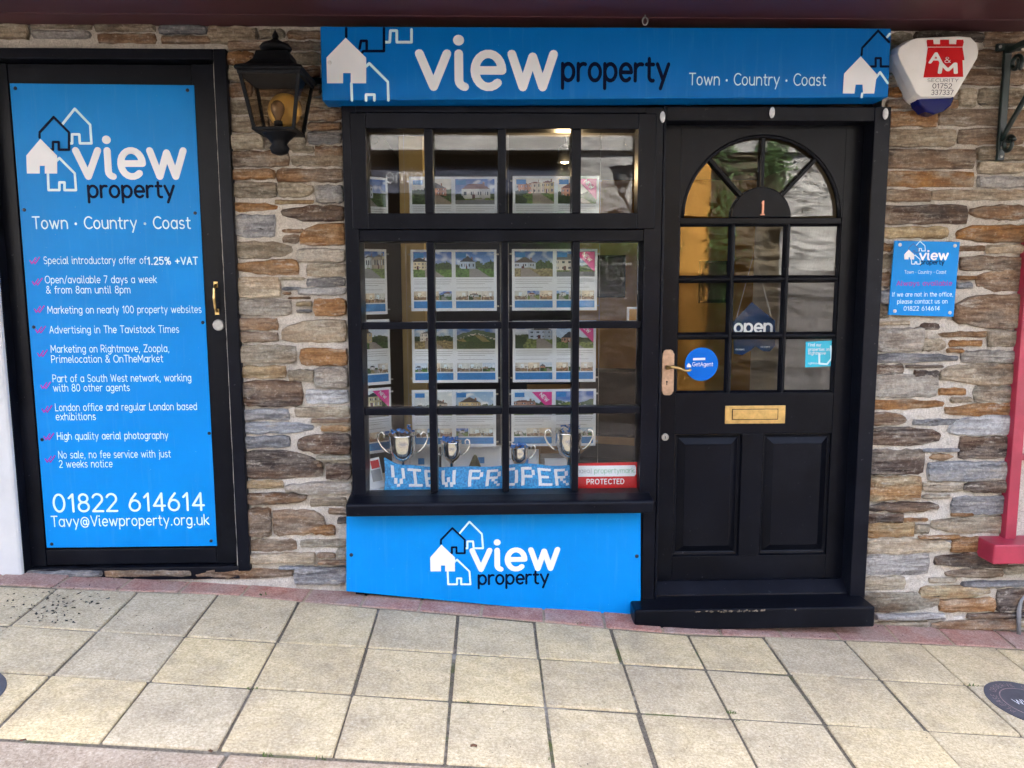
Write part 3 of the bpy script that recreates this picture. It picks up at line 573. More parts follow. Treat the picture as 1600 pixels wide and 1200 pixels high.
# ================================================================== SHOPFRONT
YF = -.045                                       # face of the window and door frames
win = empty('shop_window', (0, YF, .5), 'black painted multi-pane shop window with small top lights and deep sill', 'window')
def piece(name, m, parent, x0, y0, x1, y1, yf, yb, bev=.003):
    a = rect(x0, y0, x1, y1, yf); return box(name, m, parent, a[0], a[1], yf, yb, a[2], a[3], bev)
B = M['black']
X_l = at(533, 165, YF).x; X_r = at(1018, 500, YF).x; Zt = at(780, 166, YF).z; Zs = at(780, 786, YF).z
q1 = rect(549, 177, 1024, 358, YF)               # opening that holds the top-light casement
Xi0 = at(566, 560, YF).x; Xi1 = at(1003, 560, YF).x
box('jamb', B, win, X_l, Xi0, YF, .09, Zs, Zt)
box('jamb', B, win, Xi1, at(1031, 500, YF).x, YF, .09, Zs, Zt)
box('head', B, win, Xi0, Xi1, YF+.0, .09, at(780, 176, YF).z, Zt)
Zm1 = at(780, 359, YF).z; Zm0 = at(780, 377, YF).z
box('transom', B, win, Xi0, Xi1, YF+.004, .09, Zm0, Zm1)
# top light casement, set a little proud, with its own rails
cas = q1; yc = YF-.008
p0 = rect(573, 201, 997, 333, yc)
box('casement_stile', B, win, cas[0], p0[0], yc, .03, cas[2], cas[3], .004); box('casement_stile', B, win, p0[1], cas[1], yc, .03, cas[2], cas[3], .004)
box('casement_rail', B, win, p0[0], p0[1], yc+.001, .03, p0[3], cas[3], .003); box('casement_rail', B, win, p0[0], p0[1], yc+.001, .03, cas[2], p0[2], .003)
xs = [p0[0]]
for a, b in ((663, 677), (778, 791), (894, 908)):
    xa, xb = at(a, 265, yc).x, at(b, 265, yc).x; box('glazing_bar', B, win, xa, xb, yc+.004, .03, p0[2], p0[3], .004); xs += [xa, xb]
xs.append(p0[1])
for i in range(4): box('pane', M['glass'], win, xs[2*i], xs[2*i+1], .012, .016, p0[2], p0[3], 0)
# lower lights: 4 x 3 panes
yl = YF+.012
zl0, zl1 = at(785, 769, yl).z, Zm0; zb = [(at(785, 503, yl).z, at(785, 514, yl).z), (at(785, 637, yl).z, at(785, 648, yl).z)]
xb_ = [(at(669, 560, yl).x, at(681, 560, yl).x), (at(784, 560, yl).x, at(795, 560, yl).x), (at(894, 560, yl).x, at(905, 560, yl).x)]
for a, b in xb_: box('mullion', B, win, a, b, yl, .035, zl0, zl1, .004)
xe = [(Xi0, xb_[0][0]), (xb_[0][1], xb_[1][0]), (xb_[1][1], xb_[2][0]), (xb_[2][1], Xi1)]
for (xa, xb2) in xe:
    for zt, zbm in zb: box('glazing_bar', B, win, xa, xb2, yl+.006, .033, zbm, zt, .004)
zr = [(zb[0][0], zl1), (zb[1][0], zb[0][1]), (zl0, zb[1][1])]
for (xa, xb2) in xe:
    for za, zb2 in zr: box('pane', M['glass'], win, xa, xb2, .004, .008, za, zb2, 0)
# sill: sloped top, rounded nose, stands proud
sx0, sx1 = at(540, 795, -.13).x, at(1022, 790, -.13).x
zs1, zs0 = at(780, 784, -.13).z, at(780, 805, -.13).z
sill = MB(); prof = [(-.13, zs0), (-.13, zs1-.012), (-.122, zs1-.003), (-.11, zs1), (YF-.012, zl0-.004), (.03, zl0), (.03, zs0)]
n = len(prof); sill.add([(sx0, y, z) for y, z in prof]+[(sx1, y, z) for y, z in prof], [tuple(range(n-1, -1, -1)), tuple(range(n, 2*n))]+[(i, (i+1) % n, (i+1) % n+n, i+n) for i in range(n)])
sill.build('sill', B, win, bev=.006)
box('inner_shelf', M['white'], win, -.56, .70, .036, .36, zl0-.03, zl0-.006, .002)
for x_, y_ in ((583, 217), (985, 222)):
    p = at(x_, y_, .02); MB().lathe([(.004, -.004), (.022, 0), (.021, .003), (.008, .004), (.005, .012)], (p.x, .022, p.z), 16, 'y').build('suction_hook', M['acrylic'], win, smooth=True)
# timber apron behind the blue stall-riser panel
box('apron', B, win, sx0+.012, at(1003, 900, -.04).x, -.03, .025, -.02, zs0-.001, .002)

# ---- blue panel under the window
yp = -.06
pan = tag(plate_px([(541, 807), (1001, 800), (1001, 967), (541, 924)], yp, yp+.028, M['sign2'], None, 'stall_riser_sign', .0015), 'bright blue sign panel with house logo below the shop window sill', 'sign')
logo(672, 815, .81, .77, yp, pan, 3.2); text('view', 738, 873, 889, 30, yp, M['white'], pan, 1.28, .6); text('property', 748, 857, 912, 14, yp, M['navy'], pan, 1.22, .6)
screws([(549, 867), (995, 869)], yp, pan, M['screw'])

# ---- long fascia sign
ys = -.135
a = [(500, 41), (1393, 44), (1388, 152), (503, 157)]
fs = plate_px(a, ys, -.02, M['sign'], None, 'fascia_sign', .004); tag(fs, 'long blue fascia sign reading view property above the window and door', 'sign')
text('view', 656, 868, 136, 52, ys, M['white'], fs, 1.28, .6); text('property', 879, 1045, 126, 26, ys, M['navy'], fs, 1.22, .6)
text('Town \u00b7 Country \u00b7 Coast', 1077, 1290, 133, 12.4, ys, M['pale'], fs, .82)
plate_px([(540, 59), (572, 90), (572, 130), (548, 130), (548, 114), (536, 114), (536, 130), (511, 130), (510, 90)], ys-.0024, ys-.0006, M['white'], fs, 'logo_house')
stroke_px([[(541, 44), (541, 58)], [(564, 84), (568, 80), (572, 80)], [(562, 76), (564, 64), (573, 64), (573, 80), (600, 80), (600, 44)]], 4, ys, M['navy'], fs, 'logo_house')
stroke_px([[(601, 66), (609, 66), (610, 48), (620, 48), (620, 66), (643, 66), (643, 46)]], 4, ys, M['pale'], fs, 'logo_house')
stroke_px([[(572, 104), (577, 99), (606, 128), (607, 157)], [(549, 130), (550, 157)], [(572, 157), (572, 148), (585, 148), (585, 157)]], 4, ys, M['pale'], fs, 'logo_house')
plate_px([(1345, 88), (1370, 116), (1366, 146), (1349, 146), (1348, 132), (1337, 132), (1335, 146), (1317, 146), (1319, 115)], ys-.0024, ys-.0006, M['white'], fs, 'logo_house')
stroke_px([[(1346, 86), (1347, 75), (1372, 48), (1389, 66)], [(1360, 104), (1368, 104), (1368, 91), (1376, 91), (1376, 104), (1388, 104)]], 3.6, ys, M['navy'], fs, 'logo_house')
stroke_px([[(1368, 122), (1375, 113), (1387, 130)], [(1347, 146), (1346, 152)], [(1386, 58), (1390, 53)]], 3.6, ys, M['pale'], fs, 'logo_house')
screws([(515, 98)], ys-.002, fs, M['discw'])

# ---- front door with fanlight
YD = .04; BD = M['blackdoor']
df = empty('door_frame', (1.2, YF, 0), 'black timber frame round the glazed front door', 'door frame')
zd1 = at(1200, 166, YF).z
jl = at(1022, 500, YF).x; dl = (at(1040, 190, YF).x+at(1028, 900, YF).x)/2; dr0 = at(1366, 200, YF).x; dr1 = at(1391.5, 200, YF).x
zst = at(1180, 944, -.06).z                      # top of the step
box('jamb', B, df, at(1031, 500, YF).x+.001, dl, YF-.004, .12, zst, zd1, .004)
box('post', B, df, at(1003, 900, YF).x, at(1031, 500, YF).x, YF+.002, .12, zst-.05, Zs-.001, .003)
box('jamb', B, df, dr0, dr1, YF, .12, zst, zd1, .004)
box('head', B, df, dl, dr0, YF+.002, .12, at(1200, 189, YF).z, zd1, .004)
for x_, y_ in ((1035, 183), (1206, 176), (1383, 178)):
    p = at(x_, y_, -.05); o = MB().lathe([(.0135, 0), (.0135, .005), (.011, .007), (.003, .008)], (0, 0, 0), 18, 'y').build('cover_disc', M['discw'], None, smooth=False)
    o.location = (p.x, -.0505, p.z); o.scale = (.78, 1, 1.6)
    pos = {1035: 'white oval clip at the corner between the top lights and the door', 1206: 'white oval clip above the middle of the front door', 1383: 'white oval clip on the right corner of the door frame'}[x_]
    tag(o, pos, 'clip', 'white oval clips under the fascia sign')
door = empty('front_door', (1.2, YD, zst), 'black front door with arched fanlight, nine panes and brass letter plate', 'door')
ld, rd = dl, at(1350, 300, YD).x
zdt = at(1200, 186, YD).z; zdb = at(1180, 928, YD).z
gx0, gx1 = at(1060, 440, YD).x, at(1311, 440, YD).x
bx = [at(1145, 400, YD).x, at(1231, 400, YD).x]
bz = [at(1187, 436, YD).z+.0, at(1187, 525, YD).z]
gz1 = at(1187, 350, YD).z; gzb = at(1187, 614, YD).z
fcx = (gx0+gx1)/2; fcz = at(1187, 340, YD).z; fr = (gx1-gx0)/2-.005; hr = at(1236, 340, YD).x-fcx
TH = .045
box('stile', BD, door, ld, gx0, YD, YD+TH, zdb, zdt, .002); box('stile', BD, door, gx1, rd, YD, YD+TH, zdb, zdt, .002)
# top rail with arched cut
NA = 28; arc = [(fcx+fr*math.cos(math.pi*i/NA), fcz+fr*math.sin(math.pi*i/NA)) for i in range(NA+1)]
def archplate(name, y0, y1):
    mb = MB(); v = []; f = []
    for (x_, z_) in arc: v += [(x_, y0, z_), (x_, y0, zdt), (x_, y1, z_), (x_, y1, zdt)]
    for i in range(NA):
        a_, b_ = 4*i, 4*i+4; f += [(a_, a_+1, b_+1, b_), (a_+2, b_+2, b_+3, a_+3), (a_, b_, b_+2, a_+2), (a_+1, a_+3, b_+3, b_+1)]
    e = 4*NA; f += [(0, 2, 3, 1), (e, e+1, e+3, e+2)]
    mb.add(v, f)
    mb.box(gx0, fcx-fr, y0, y1, fcz, zdt).box(fcx+fr, gx1, y0, y1, fcz, zdt)
    return mb.build(name, BD, door)
archplate('arched_top_rail', YD+.0005, YD+TH)
bw = .013
box('cross_rail', BD, door, gx0, gx1, YD+.004, YD+TH, gz1, fcz, .003)
# fan bead, hub and fan bars
mb = MB(); mb.tube([(x_-(x_-fcx)*.02, YD+.006, z_-(z_-fcz)*.02) for x_, z_ in arc], .008, 8); mb.build('fan_bead', BD, door, smooth=True)
hub = [(fcx+hr*math.cos(math.pi*i/18), fcz+hr*math.sin(math.pi*i/18)) for i in range(19)]
hb = MB().prism(hub, YD-.002, YD+TH).build('fan_hub', BD, door, bev=.004)
for an in (47, 90, 133):
    c_, s_ = math.cos(R_(an)), math.sin(R_(an)); u = Vector((c_, 0, s_)); nn = Vector((-s_, 0, c_))*bw*.62
    a_ = Vector((fcx, 0, fcz))+u*(hr-.008); b_ = Vector((fcx, 0, fcz))+u*(fr+.004)
    MB().prism([((a_+nn).x, (a_+nn).z), ((b_+nn).x, (b_+nn).z), ((b_-nn).x, (b_-nn).z), ((a_-nn).x, (a_-nn).z)], YD+.003, YD+TH-.002).build('fan_bar', BD, door, bev=.003)
for i, (a0, a1) in enumerate(((2, 45), (49, 88), (92, 131), (135, 178))):
    o_ = [(fcx+(fr-.002)*math.cos(R_(a0+(a1-a0)*k/9)), fcz+(fr-.002)*math.sin(R_(a0+(a1-a0)*k/9))) for k in range(10)]
    n_ = [(fcx+(hr+.001)*math.cos(R_(a1+(a0-a1)*k/9)), fcz+(hr+.001)*math.sin(R_(a1+(a0-a1)*k/9))) for k in range(10)]
    MB().prism(o_+n_, YD+.024, YD+.028).build('fan_pane', M['doorglass'], door)
# nine panes
bxs = [(gx0, bx[0]-bw/2), (bx[0]+bw/2, bx[1]-bw/2), (bx[1]+bw/2, gx1)]
bzs = [(bz[0]+bw/2, gz1), (bz[1]+bw/2, bz[0]-bw/2), (gzb, bz[1]-bw/2)]
for x_ in bx: box('glazing_bar', BD, door, x_-bw/2, x_+bw/2, YD+.003, YD+TH-.002, gzb, gz1, .004)
for xa, xb2 in bxs:
    for z_ in bz: box('glazing_bar', BD, door, xa, xb2, YD+.005, YD+TH-.004, z_-bw/2, z_+bw/2, .004)
    for za, zb2 in bzs: box('pane', M['doorglass'], door, xa, xb2, YD+.024, YD+.028, za, zb2, 0)
for xa, xb2 in bxs:    # putty beads round each pane
    for za, zb2 in bzs:
        mb = MB(); t_ = .009
        fr_ = [(xa, za), (xb2, za), (xb2, zb2), (xa, zb2)]; in_ = [(xa+t_, za+t_), (xb2-t_, za+t_), (xb2-t_, zb2-t_), (xa+t_, zb2-t_)]
        mb.add([(p[0], YD+.010, p[1]) for p in fr_]+[(p[0], YD+.0235, p[1]) for p in in_], [(i, (i+1) % 4, (i+1) % 4+4, i+4) for i in range(4)]); mb.build('putty_bead', BD, door)
# lock rail, muntin, bottom rail and raised panels
zp1, zp0 = at(1180, 678, YD).z, at(1180, 868, YD).z
pxs = [(at(1053, 770, YD).x, at(1157, 770, YD).x), (at(1190, 770, YD).x, at(1297, 770, YD).x)]
box('lock_rail', BD, door, gx0, gx1, YD+.0005, YD+TH, zp1, gzb, .002)
box('bottom_rail', BD, door, gx0, gx1, YD+.0005, YD+TH, zdb, zp0, .002)
box('muntin', BD, door, pxs[0][1], pxs[1][0], YD+.001, YD+TH, zp0, zp1, .002)
for (xa, xb2), ext in zip(pxs, ((gx0, None), (None, gx1))):
    if xa > gx0 and ext[0] is not None: box('stile_edge', BD, door, gx0, xa, YD+.0008, YD+TH, zp0, zp1, .001)
    if ext[1] is not None and xb2 < gx1: box('stile_edge', BD, door, xb2, gx1, YD+.0008, YD+TH, zp0, zp1, .001)
    rings = [(0, .0), (.004, .016), (.012, .018), (.016, .021), (.044, .006), (.046, .004)]
    v = []; f = []
    for d, y in rings: v += [(xa+d, YD+y, zp0+d), (xb2-d, YD+y, zp0+d), (xb2-d, YD+y, zp1-d), (xa+d, YD+y, zp1-d)]
    for r in range(len(rings)-1): f += [(r*4+i, r*4+(i+1) % 4, r*4+4+(i+1) % 4, r*4+4+i) for i in range(4)]
    f.append(tuple(range(len(v)-4, len(v)))); MB().add(v, f).build('raised_panel', BD, door)
# weather bar
wb = MB(); z0_, z1_ = at(1175, 934, YD-.05).z, at(1175, 907, YD-.02).z
prf = [(YD, z0_), (YD-.055, z0_), (YD-.06, z0_+.008), (YD-.056, z0_+.022), (YD-.03, z1_-.018), (YD-.012, z1_), (YD, z1_)]
n = len(prf); x0_, x1_ = ld+.006, rd-.006
wb.add([(x0_, y, z) for y, z in prf]+[(x1_, y, z) for y, z in prf], [tuple(range(n)), tuple(range(2*n-1, n-1, -1))]+[(i+n, (i+1) % n+n, (i+1) % n, i) for i in range(n)])
wb.build('weather_bar', B, door, bev=.002)
# letter plate, lever handle, lock
a = rect(1133, 634, 1227, 662, YD-.004); lp = box('letter_plate', M['brass'], door, a[0], a[1], YD-.004, YD+.001, a[2], a[3], .0015)
a2 = rect(1145, 640, 1215, 655, YD-.006); fl = box('flap', M['brass'], lp, a2[0], a2[1], YD-.0065, YD-.0045, a2[2], a2[3], .001)
MB().box(a2[0]-.003, a2[1]+.003, YD-.0046, YD-.0042, a2[2]-.003, a2[3]+.003).build('flap_gap', M['gap'], lp)
a = rect(1034, 546, 1053, 618, YD-.005); cx_, hw = (a[0]+a[1])/2, (a[1]-a[0])/2
hp = [(cx_+hw*u_, a[2]+(a[3]-a[2])*v_) for u_, v_ in ((-1,.10),(-.8,.06),(-.75,.03),(-.4,.005),(.4,.005),(.75,.03),(.8,.06),(1,.10),(1,.90),(.8,.94),(.75,.97),(.4,.995),(-.4,.995),(-.75,.97),(-.8,.94),(-1,.90))]
YH = YD-.006 if dl > a[0] else YD-.006
hdl = MB().prism(hp, YD-.008, YD-.0005).build('handle_plate', M['copper'], door, bev=.002)
k = at(1043, 574, (YD+.004)-.02)
MB().tube([(k.x, (YD+.004)-.011, k.z), (k.x, (YD+.004)-.035, k.z)], .009, 12).tube([(k.x, (YD+.004)-.033, k.z), (k.x+.02, (YD+.004)-.038, k.z+.004), (k.x+.045, (YD+.004)-.04, k.z-.002), (k.x+.07, (YD+.004)-.04, k.z-.013), (k.x+.088, (YD+.004)-.038, k.z-.012), (k.x+.093, (YD+.004)-.036, k.z-.007)], [.007, .0065, .006, .0055, .006, .007], 10).build('lever', M['brass'], hdl, smooth=True)
kk = at(1042, 598, (YD+.004)-.013); MB().lathe([(.004, 0), (.004, .0012)], (kk.x, (YD+.004)-.012, kk.z+.004), 10, 'y').box(kk.x-.0018, kk.x+.0018, (YD+.004)-.0132, (YD+.004)-.012, kk.z-.010, kk.z+.004).build('keyhole', M['gap'], hdl)
p = at(1039, 683, (YD+.004)-.006); lk = MB().lathe([(.0165, 0), (.0165, .004), (.014, .007), (.005, .007)], (p.x, (YD+.004)-.004, p.z), 20, 'y').build('lock_cylinder', M['steel'], door, smooth=False)
MB().box(p.x-.0015, p.x+.0015, (YD+.004)-.0122, (YD+.004)-.0109, p.z-.006, p.z+.006).build('keyway', M['gap'], lk)
# copper numeral
pc = at(1192, 325, YD-.006); s_ = .0056
nv = [(-1.1,4.2),(-.2,5.3),(.9,5.3),(.9,-4.3),(1.7,-4.3),(1.7,-5.3),(-1.7,-5.3),(-1.7,-4.3),(-.7,-4.3),(-.7,3.2),(-1.1,3.0)]
MB().prism([(pc.x+a_*s_, pc.z+b_*s_) for a_, b_ in nv], YD-.0065, YD-.0022).build('house_number', M['coppernum'], door, bev=.001)
# step
zs_t = zst; st = MB(); x0_, x1_ = at(992, 955, -.16).x, at(1368, 955, -.16).x
st.box(x0_, x1_, -.16, .12, at(1180, 969, -.16).z-.04, at(1180, 951, -.16).z)
so_ = st.build('door_step', M['blackdoor'], bev=.009, seg=3); tag(so_, 'black painted timber step with chipped edge under the front door', 'step')
cz = at(1180, 951, -.16).z; cm = MB()
for i in range(34):
    xx = x0_+.22+random.betavariate(2, 2)*.5; l_ = random.uniform(.003, .018); zc_ = cz-.009-random.uniform(-.002, .004); cm.prism([(xx, zc_), (xx+l_*.4, zc_-.003*random.random()-.001), (xx+l_, zc_+.001), (xx+l_*.7, zc_+.004*random.random()+.001), (xx+l_*.3, zc_+.003)], -.1606, -.158)
ch = cm.build('paint_chips', mat('bare_wood', (.20,.155,.11), .8), so_); ch['kind'] = 'stuff'

# ---- stickers and hanging sign behind the door glass
yg = YD+.0232
p = at(1096, 569, yg); rr = (at(1122, 569, yg).x-at(1070, 569, yg).x)/2
gs = MB().lathe([(rr, 0), (rr, .0006)], (p.x, yg, p.z), 36, 'y').build('round_sticker', mat('sticker_blue', (.0,.13,.58), .4, spec=.15, var=.03)); tag(gs, 'round blue sticker on the door glass beside the lever handle', 'sticker')
text('GetAgent', 1082, 1114, 572, 4.2, yg-.0006, M['white'], gs, .9); plate_px([(1073, 571), (1076, 567), (1080, 571), (1080, 574), (1073, 574)], yg-.0016, yg-.0007, M['white'], gs, 'house_mark')
plate_px([(1083, 559.5), (1102, 559), (1102, 562.5), (1083, 563)], yg-.0016, yg-.0007, M['white'], gs, 'white_bar')
rs = plate_px([(1259, 534), (1302, 532), (1301, 572), (1258, 574)], yg-.0007, yg, mat('sticker_turquoise', (.01,.45,.62), .35, var=.03), None, 'square_sticker'); tag(rs, 'square turquoise sticker in the bottom right door pane', 'sticker')
for s_, y_, x2 in (('Find our', 541, 1283), ('properties on', 548, 1296), ('Rightmove', 554, 1290)): text(s_, 1263, x2, y_, 3.2, yg-.0008, M['white'], rs, 1.0)
text('rightmove', 1263, 1280, 569, 2.2, yg-.0008, M['white'], rs, .9)
stroke_px([[(1280, 553), (1280, 568), (1292, 569), (1299, 560), (1298, 541)]], 3, yg-.0007, M['pale'], rs, 'outline_mark')
yo = YD+.075
os_ = plate_px([(1175, 472), (1211, 501), (1212, 540), (1203, 549), (1193, 549), (1180, 541), (1172, 548), (1160, 555), (1147, 553), (1145, 503)], yo-.004, yo, mat('open_sign_navy', (.004,.028,.09), .5, spec=.1, var=.08), None, 'open_sign')
tag(os_, 'navy house-shaped open sign hanging behind the door glass', 'sign')
text('open', 1148, 1206, 519, 13, yo-.0042, M['white'], os_, 1.35, .5); text('please come in', 1186, 1208, 529, 2.6, yo-.0042, M['pale'], os_, .7)
text('view property', 1149, 1163, 547, 2, yo-.0042, M['white'], os_, .9); text('view property', 1188, 1203, 543, 2, yo-.0042, M['white'], os_, .9)
sp = at(1183, 391, YD+.034)
MB().lathe([(.016, .0), (.017, .002), (.008, .006), (.004, .012)], (sp.x, YD+.046, sp.z), 18, 'y').build('suction_cup', M['acrylic'], os_, smooth=True)
MB().tube([at(1150, 500, yo), (sp.x, yo-.006, sp.z-.006), at(1206, 499, yo)], .0010, 5).build('cord', M['white'], os_)

# ================================================================== LEFT DOOR
yl2 = .02
sd = empty('side_door', (-1.5, yl2, .27), 'black boarded side door carrying the tall blue sign panel', 'door')
sf = empty('side_door_frame', (-1.5, -.03, .27), 'black timber frame round the side door with the tall blue sign', 'door frame')
yfr = -.03
fx1 = at(353, 85, yfr).x; fi1 = at(333, 95, yfr).x; fx0 = at(-20, 78, yfr).x-.03; ft = at(180, 75, yfr).z; fb = at(200, 888, yfr).z; fti = at(180, 92, yfr).z
fi0 = at(19, 760, yfr).x - .0
box('jamb', B, sf, fi1, fx1, yfr, .1, fb-.02, ft, .004); box('jamb', B, sf, wx1+.003, fi0-.012, yfr, .1, fb-.02, ft, .004); box('head', B, sf, fi0-.012, fi1, yfr+.001, .1, fti, ft, .004)
dx0, dx1 = fi0-.008, fi1-.004; dz0, dz1 = fb-.004, fti-.004
a = rect(73, 130, 340, 857, yl2)
box('leaf', BD, sd, dx0, dx1, yl2+.014, yl2+.05, dz0, dz1, 0)
xs0, xs1 = at(72, 870, yl2).x, at(338, 870, yl2).x
box('stile', BD, sd, dx0, xs0-.001, yl2, yl2+.0135, dz0, dz1, .003); box('stile', BD, sd, xs1+.001, dx1, yl2, yl2+.0135, dz0, dz1, .003)
box('bottom_rail', BD, sd, xs0, xs1, yl2+.002, yl2+.0135, dz0+.004, at(200, 858, yl2).z, .003); box('top_rail', BD, sd, xs0, xs1, yl2+.001, yl2+.0135, at(200, 135, yl2).z, dz1-.002, .003)
box('centre_board', BD, sd, xs0, xs1, yl2+.006, yl2+.0135, at(200, 856, yl2).z, at(200, 137, yl2).z, 0)
ph = at(337, 466, yl2-.01); hh = .055
hb_ = MB(); hb_.tube([(ph.x, yl2-.002, ph.z+hh), (ph.x, yl2-.022, ph.z+hh*.72), (ph.x, yl2-.028, ph.z), (ph.x, yl2-.022, ph.z-hh*.72), (ph.x, yl2-.002, ph.z-hh)], [.006, .005, .006, .005, .006], 8)
for s_ in (1, -1): hb_.box(ph.x-.008, ph.x+.008, yl2-.004, yl2, ph.z+s_*hh-.012, ph.z+s_*hh+.012)
hb_.build('pull_handle', M['brass'], sd, smooth=False)
p = at(341, 508, yl2-.006); MB().lathe([(.0235, 0), (.0235, .004), (.020, .007), (.006, .007)], (p.x, yl2, p.z), 22, 'y').build('lock_cylinder', M['steel'], sd, smooth=False)
box('threshold', B, sf, fi0-.012, fi1, yfr+.02, .12, fb-.06, fb-.006, .003)
# tall sign on the side door
y_s = yl2-.005
ts = tag(plate_px([(15, 130), (303, 133), (339, 853), (73, 856)], y_s, y_s+.004, M['sign2'], None, 'tall_sign', .001), 'tall blue sign panel listing services screwed to the black side door', 'sign')
logo(41, 170, 1, 1, y_s, ts, 3.8); text('view', 121, 291, 276, 41, y_s, M['white'], ts, 1.28, .6); text('property', 139, 273, 308, 17.5, y_s, M['navy'], ts, 1.22, .6)
text('Town \u00b7 Country \u00b7 Coast', 52, 298, 357, 12.6, y_s, M['pale'], ts, .9)
for s_, x0, x1, b_ in (('Special introductory offer of', 69, 229, 412), ('Open/available 7 days a week', 71, 245, 442), ('& from 8am until 8pm', 73, 204, 458), ('Marketing on nearly 100 property websites', 75, 315, 489),
        ('Advertising in The Tavistock Times', 78, 280, 520), ('Marketing on Rightmove, Zoopla,', 80, 265, 550), ('Primelocation & OnTheMarket', 81, 255, 566), ('Part of a South West network, working', 83, 299, 596),
        ('with 80 other agents', 84, 203, 611), ('London office and regular London based', 87, 308, 641), ('exhibitions', 88, 150, 656), ('High quality aerial photography', 90, 263, 686),
        ('No sale, no fee service with just', 92, 267, 715), ('2 weeks notice', 93, 176, 730)):
    text(s_, x0, x1, b_, 7.6, y_s, M['pale'], ts, .82)
text('1.25% +VAT', 231, 309, 413, 7.6, y_s, M['pale'], ts, 1.25, 1.0)
text('01822 614614', 85, 320, 798, 18.5, y_s, M['pale'], ts, .9); text('Tavy@Viewproperty.org.uk', 81, 327, 821, 11, y_s, M['pale'], ts, .85)
for x_, y_ in ((54, 408), (58, 441), (61, 484), (63, 516), (66, 553), (71, 603), (73, 640), (76, 683), (78, 718)):
    stroke_px([[(x_-7, y_-1), (x_-4, y_+4), (x_+2, y_-5)], [(x_-1, y_+1), (x_+1, y_+4), (x_+8, y_-6)]], 2.0, y_s, M['magenta'], ts, 'tick_mark')
screws([(24, 138), (293, 141), (38, 328), (305, 333), (53, 511), (317, 504), (66, 687), (327, 677), (81, 850), (330, 845)], y_s, ts, M['screw'], .007)

# ================================================================== LANTERN
def lantern():
    c = at(433, 130, -.19); cx, cy = c.x, -.19
    t = empty('wall_lantern', (cx, 0, c.z), 'black iron wall lantern with grimy glass between side door and window', 'lantern')
    zz = lambda y: at(433, y, -.19).z
    px = .00245
    zr = zz(122); zt = zz(86); zb = zz(206)
    MB().lathe([(47*px, 0), (50*px, .008), (48*px, .016), (36*px, .030), (28*px, .050), (25*px, .070), (24*px, (zt-zr)), (10*px, (zt-zr)+.006)], (cx, cy, zr), 4, 'z', True).build('roof', M['iron'], t, bev=.003)
    MB().lathe([(9*px, 0), (22*px, .012), (24*px, .020), (20*px, .032), (8*px, .044), (4*px, .052), (5*px, .062), (3*px, .072), (1*px, .082)], (cx, cy, zz(84)), 18).build('finial', M['iron'], t, smooth=True)
    t0, b0 = 43*px, 29*px
    for sx, sy in ((1,1),(1,-1),(-1,1),(-1,-1)): MB().tube([(cx+sx*t0, cy+sy*t0, zr), (cx+sx*b0, cy+sy*b0, zb)], .008, 4).build('corner_bar', M['iron'], t)
    MB().lathe([(b0+.008, 0), (b0+.008, .010), (b0-.004, .012)], (cx, cy, zb-.006), 4, 'z', True).build('bottom_ring', M['iron'], t, bev=.002)
    MB().lathe([(t0+.006, 0), (t0+.008, .012)], (cx, cy, zr-.012), 4, 'z', True).build('top_ring', M['iron'], t, bev=.002)
    MB().lathe([(4*px, -.085), (12*px, -.078), (15*px, -.06), (11*px, -.045), (16*px, -.03), (24*px, -.012), (b0, 0)], (cx, cy, zb), 14).build('base_finial', M['iron'], t, smooth=True)
    for a_ in range(4):
        c_, s_ = round(math.cos(a_*math.pi/2)), round(math.sin(a_*math.pi/2)); q = []
        for r_, z_ in ((b0, zb+.008), (t0, zr-.012)):
            for e in (-1, 1): q.append((cx+c_*r_*.985-s_*e*(r_-.006), cy+s_*r_*.985+c_*e*(r_-.006), z_))
        MB().add([q[0], q[1], q[3], q[2]], [(0,1,2,3)]).build('glass_pane', M['lampglass'], t)
    zc = zz(186)
    MB().lathe([(.012, -.03), (.016, -.028), (.016, .0), (.013, .002)], (cx, cy-.005, zc-.01), 14).build('lamp_holder', M['iron'], t)
    MB().lathe([(.010, 0), (.012, .01), (.022, .03), (.026, .045), (.024, .060), (.014, .072), (.003, .076)], (cx, cy-.005, zc-.01), 18).build('bulb', M['bulb'], t, smooth=True)
    MB().lathe([(.062, 0), (.064, .004), (.048, .010), (.010, .013)], (cx+.012, cy+.052, zz(168)), 26, 'y').build('reflector', M['amber'], t, smooth=True)
    MB().tube([(cx, cy+.02, zz(118)), (cx+.04, cy+.06, zz(118)), (cx+.15, -.07, zz(113)), (cx+.18, .01, zz(113))], .012, 8).build('arm', M['iron'], t, smooth=True)
    MB().lathe([(.035, 0), (.035, .008), (.02, .014)], (cx+.18, -.012, zz(113)), 16, 'y').build('wall_plate', M['iron'], t)
lantern()

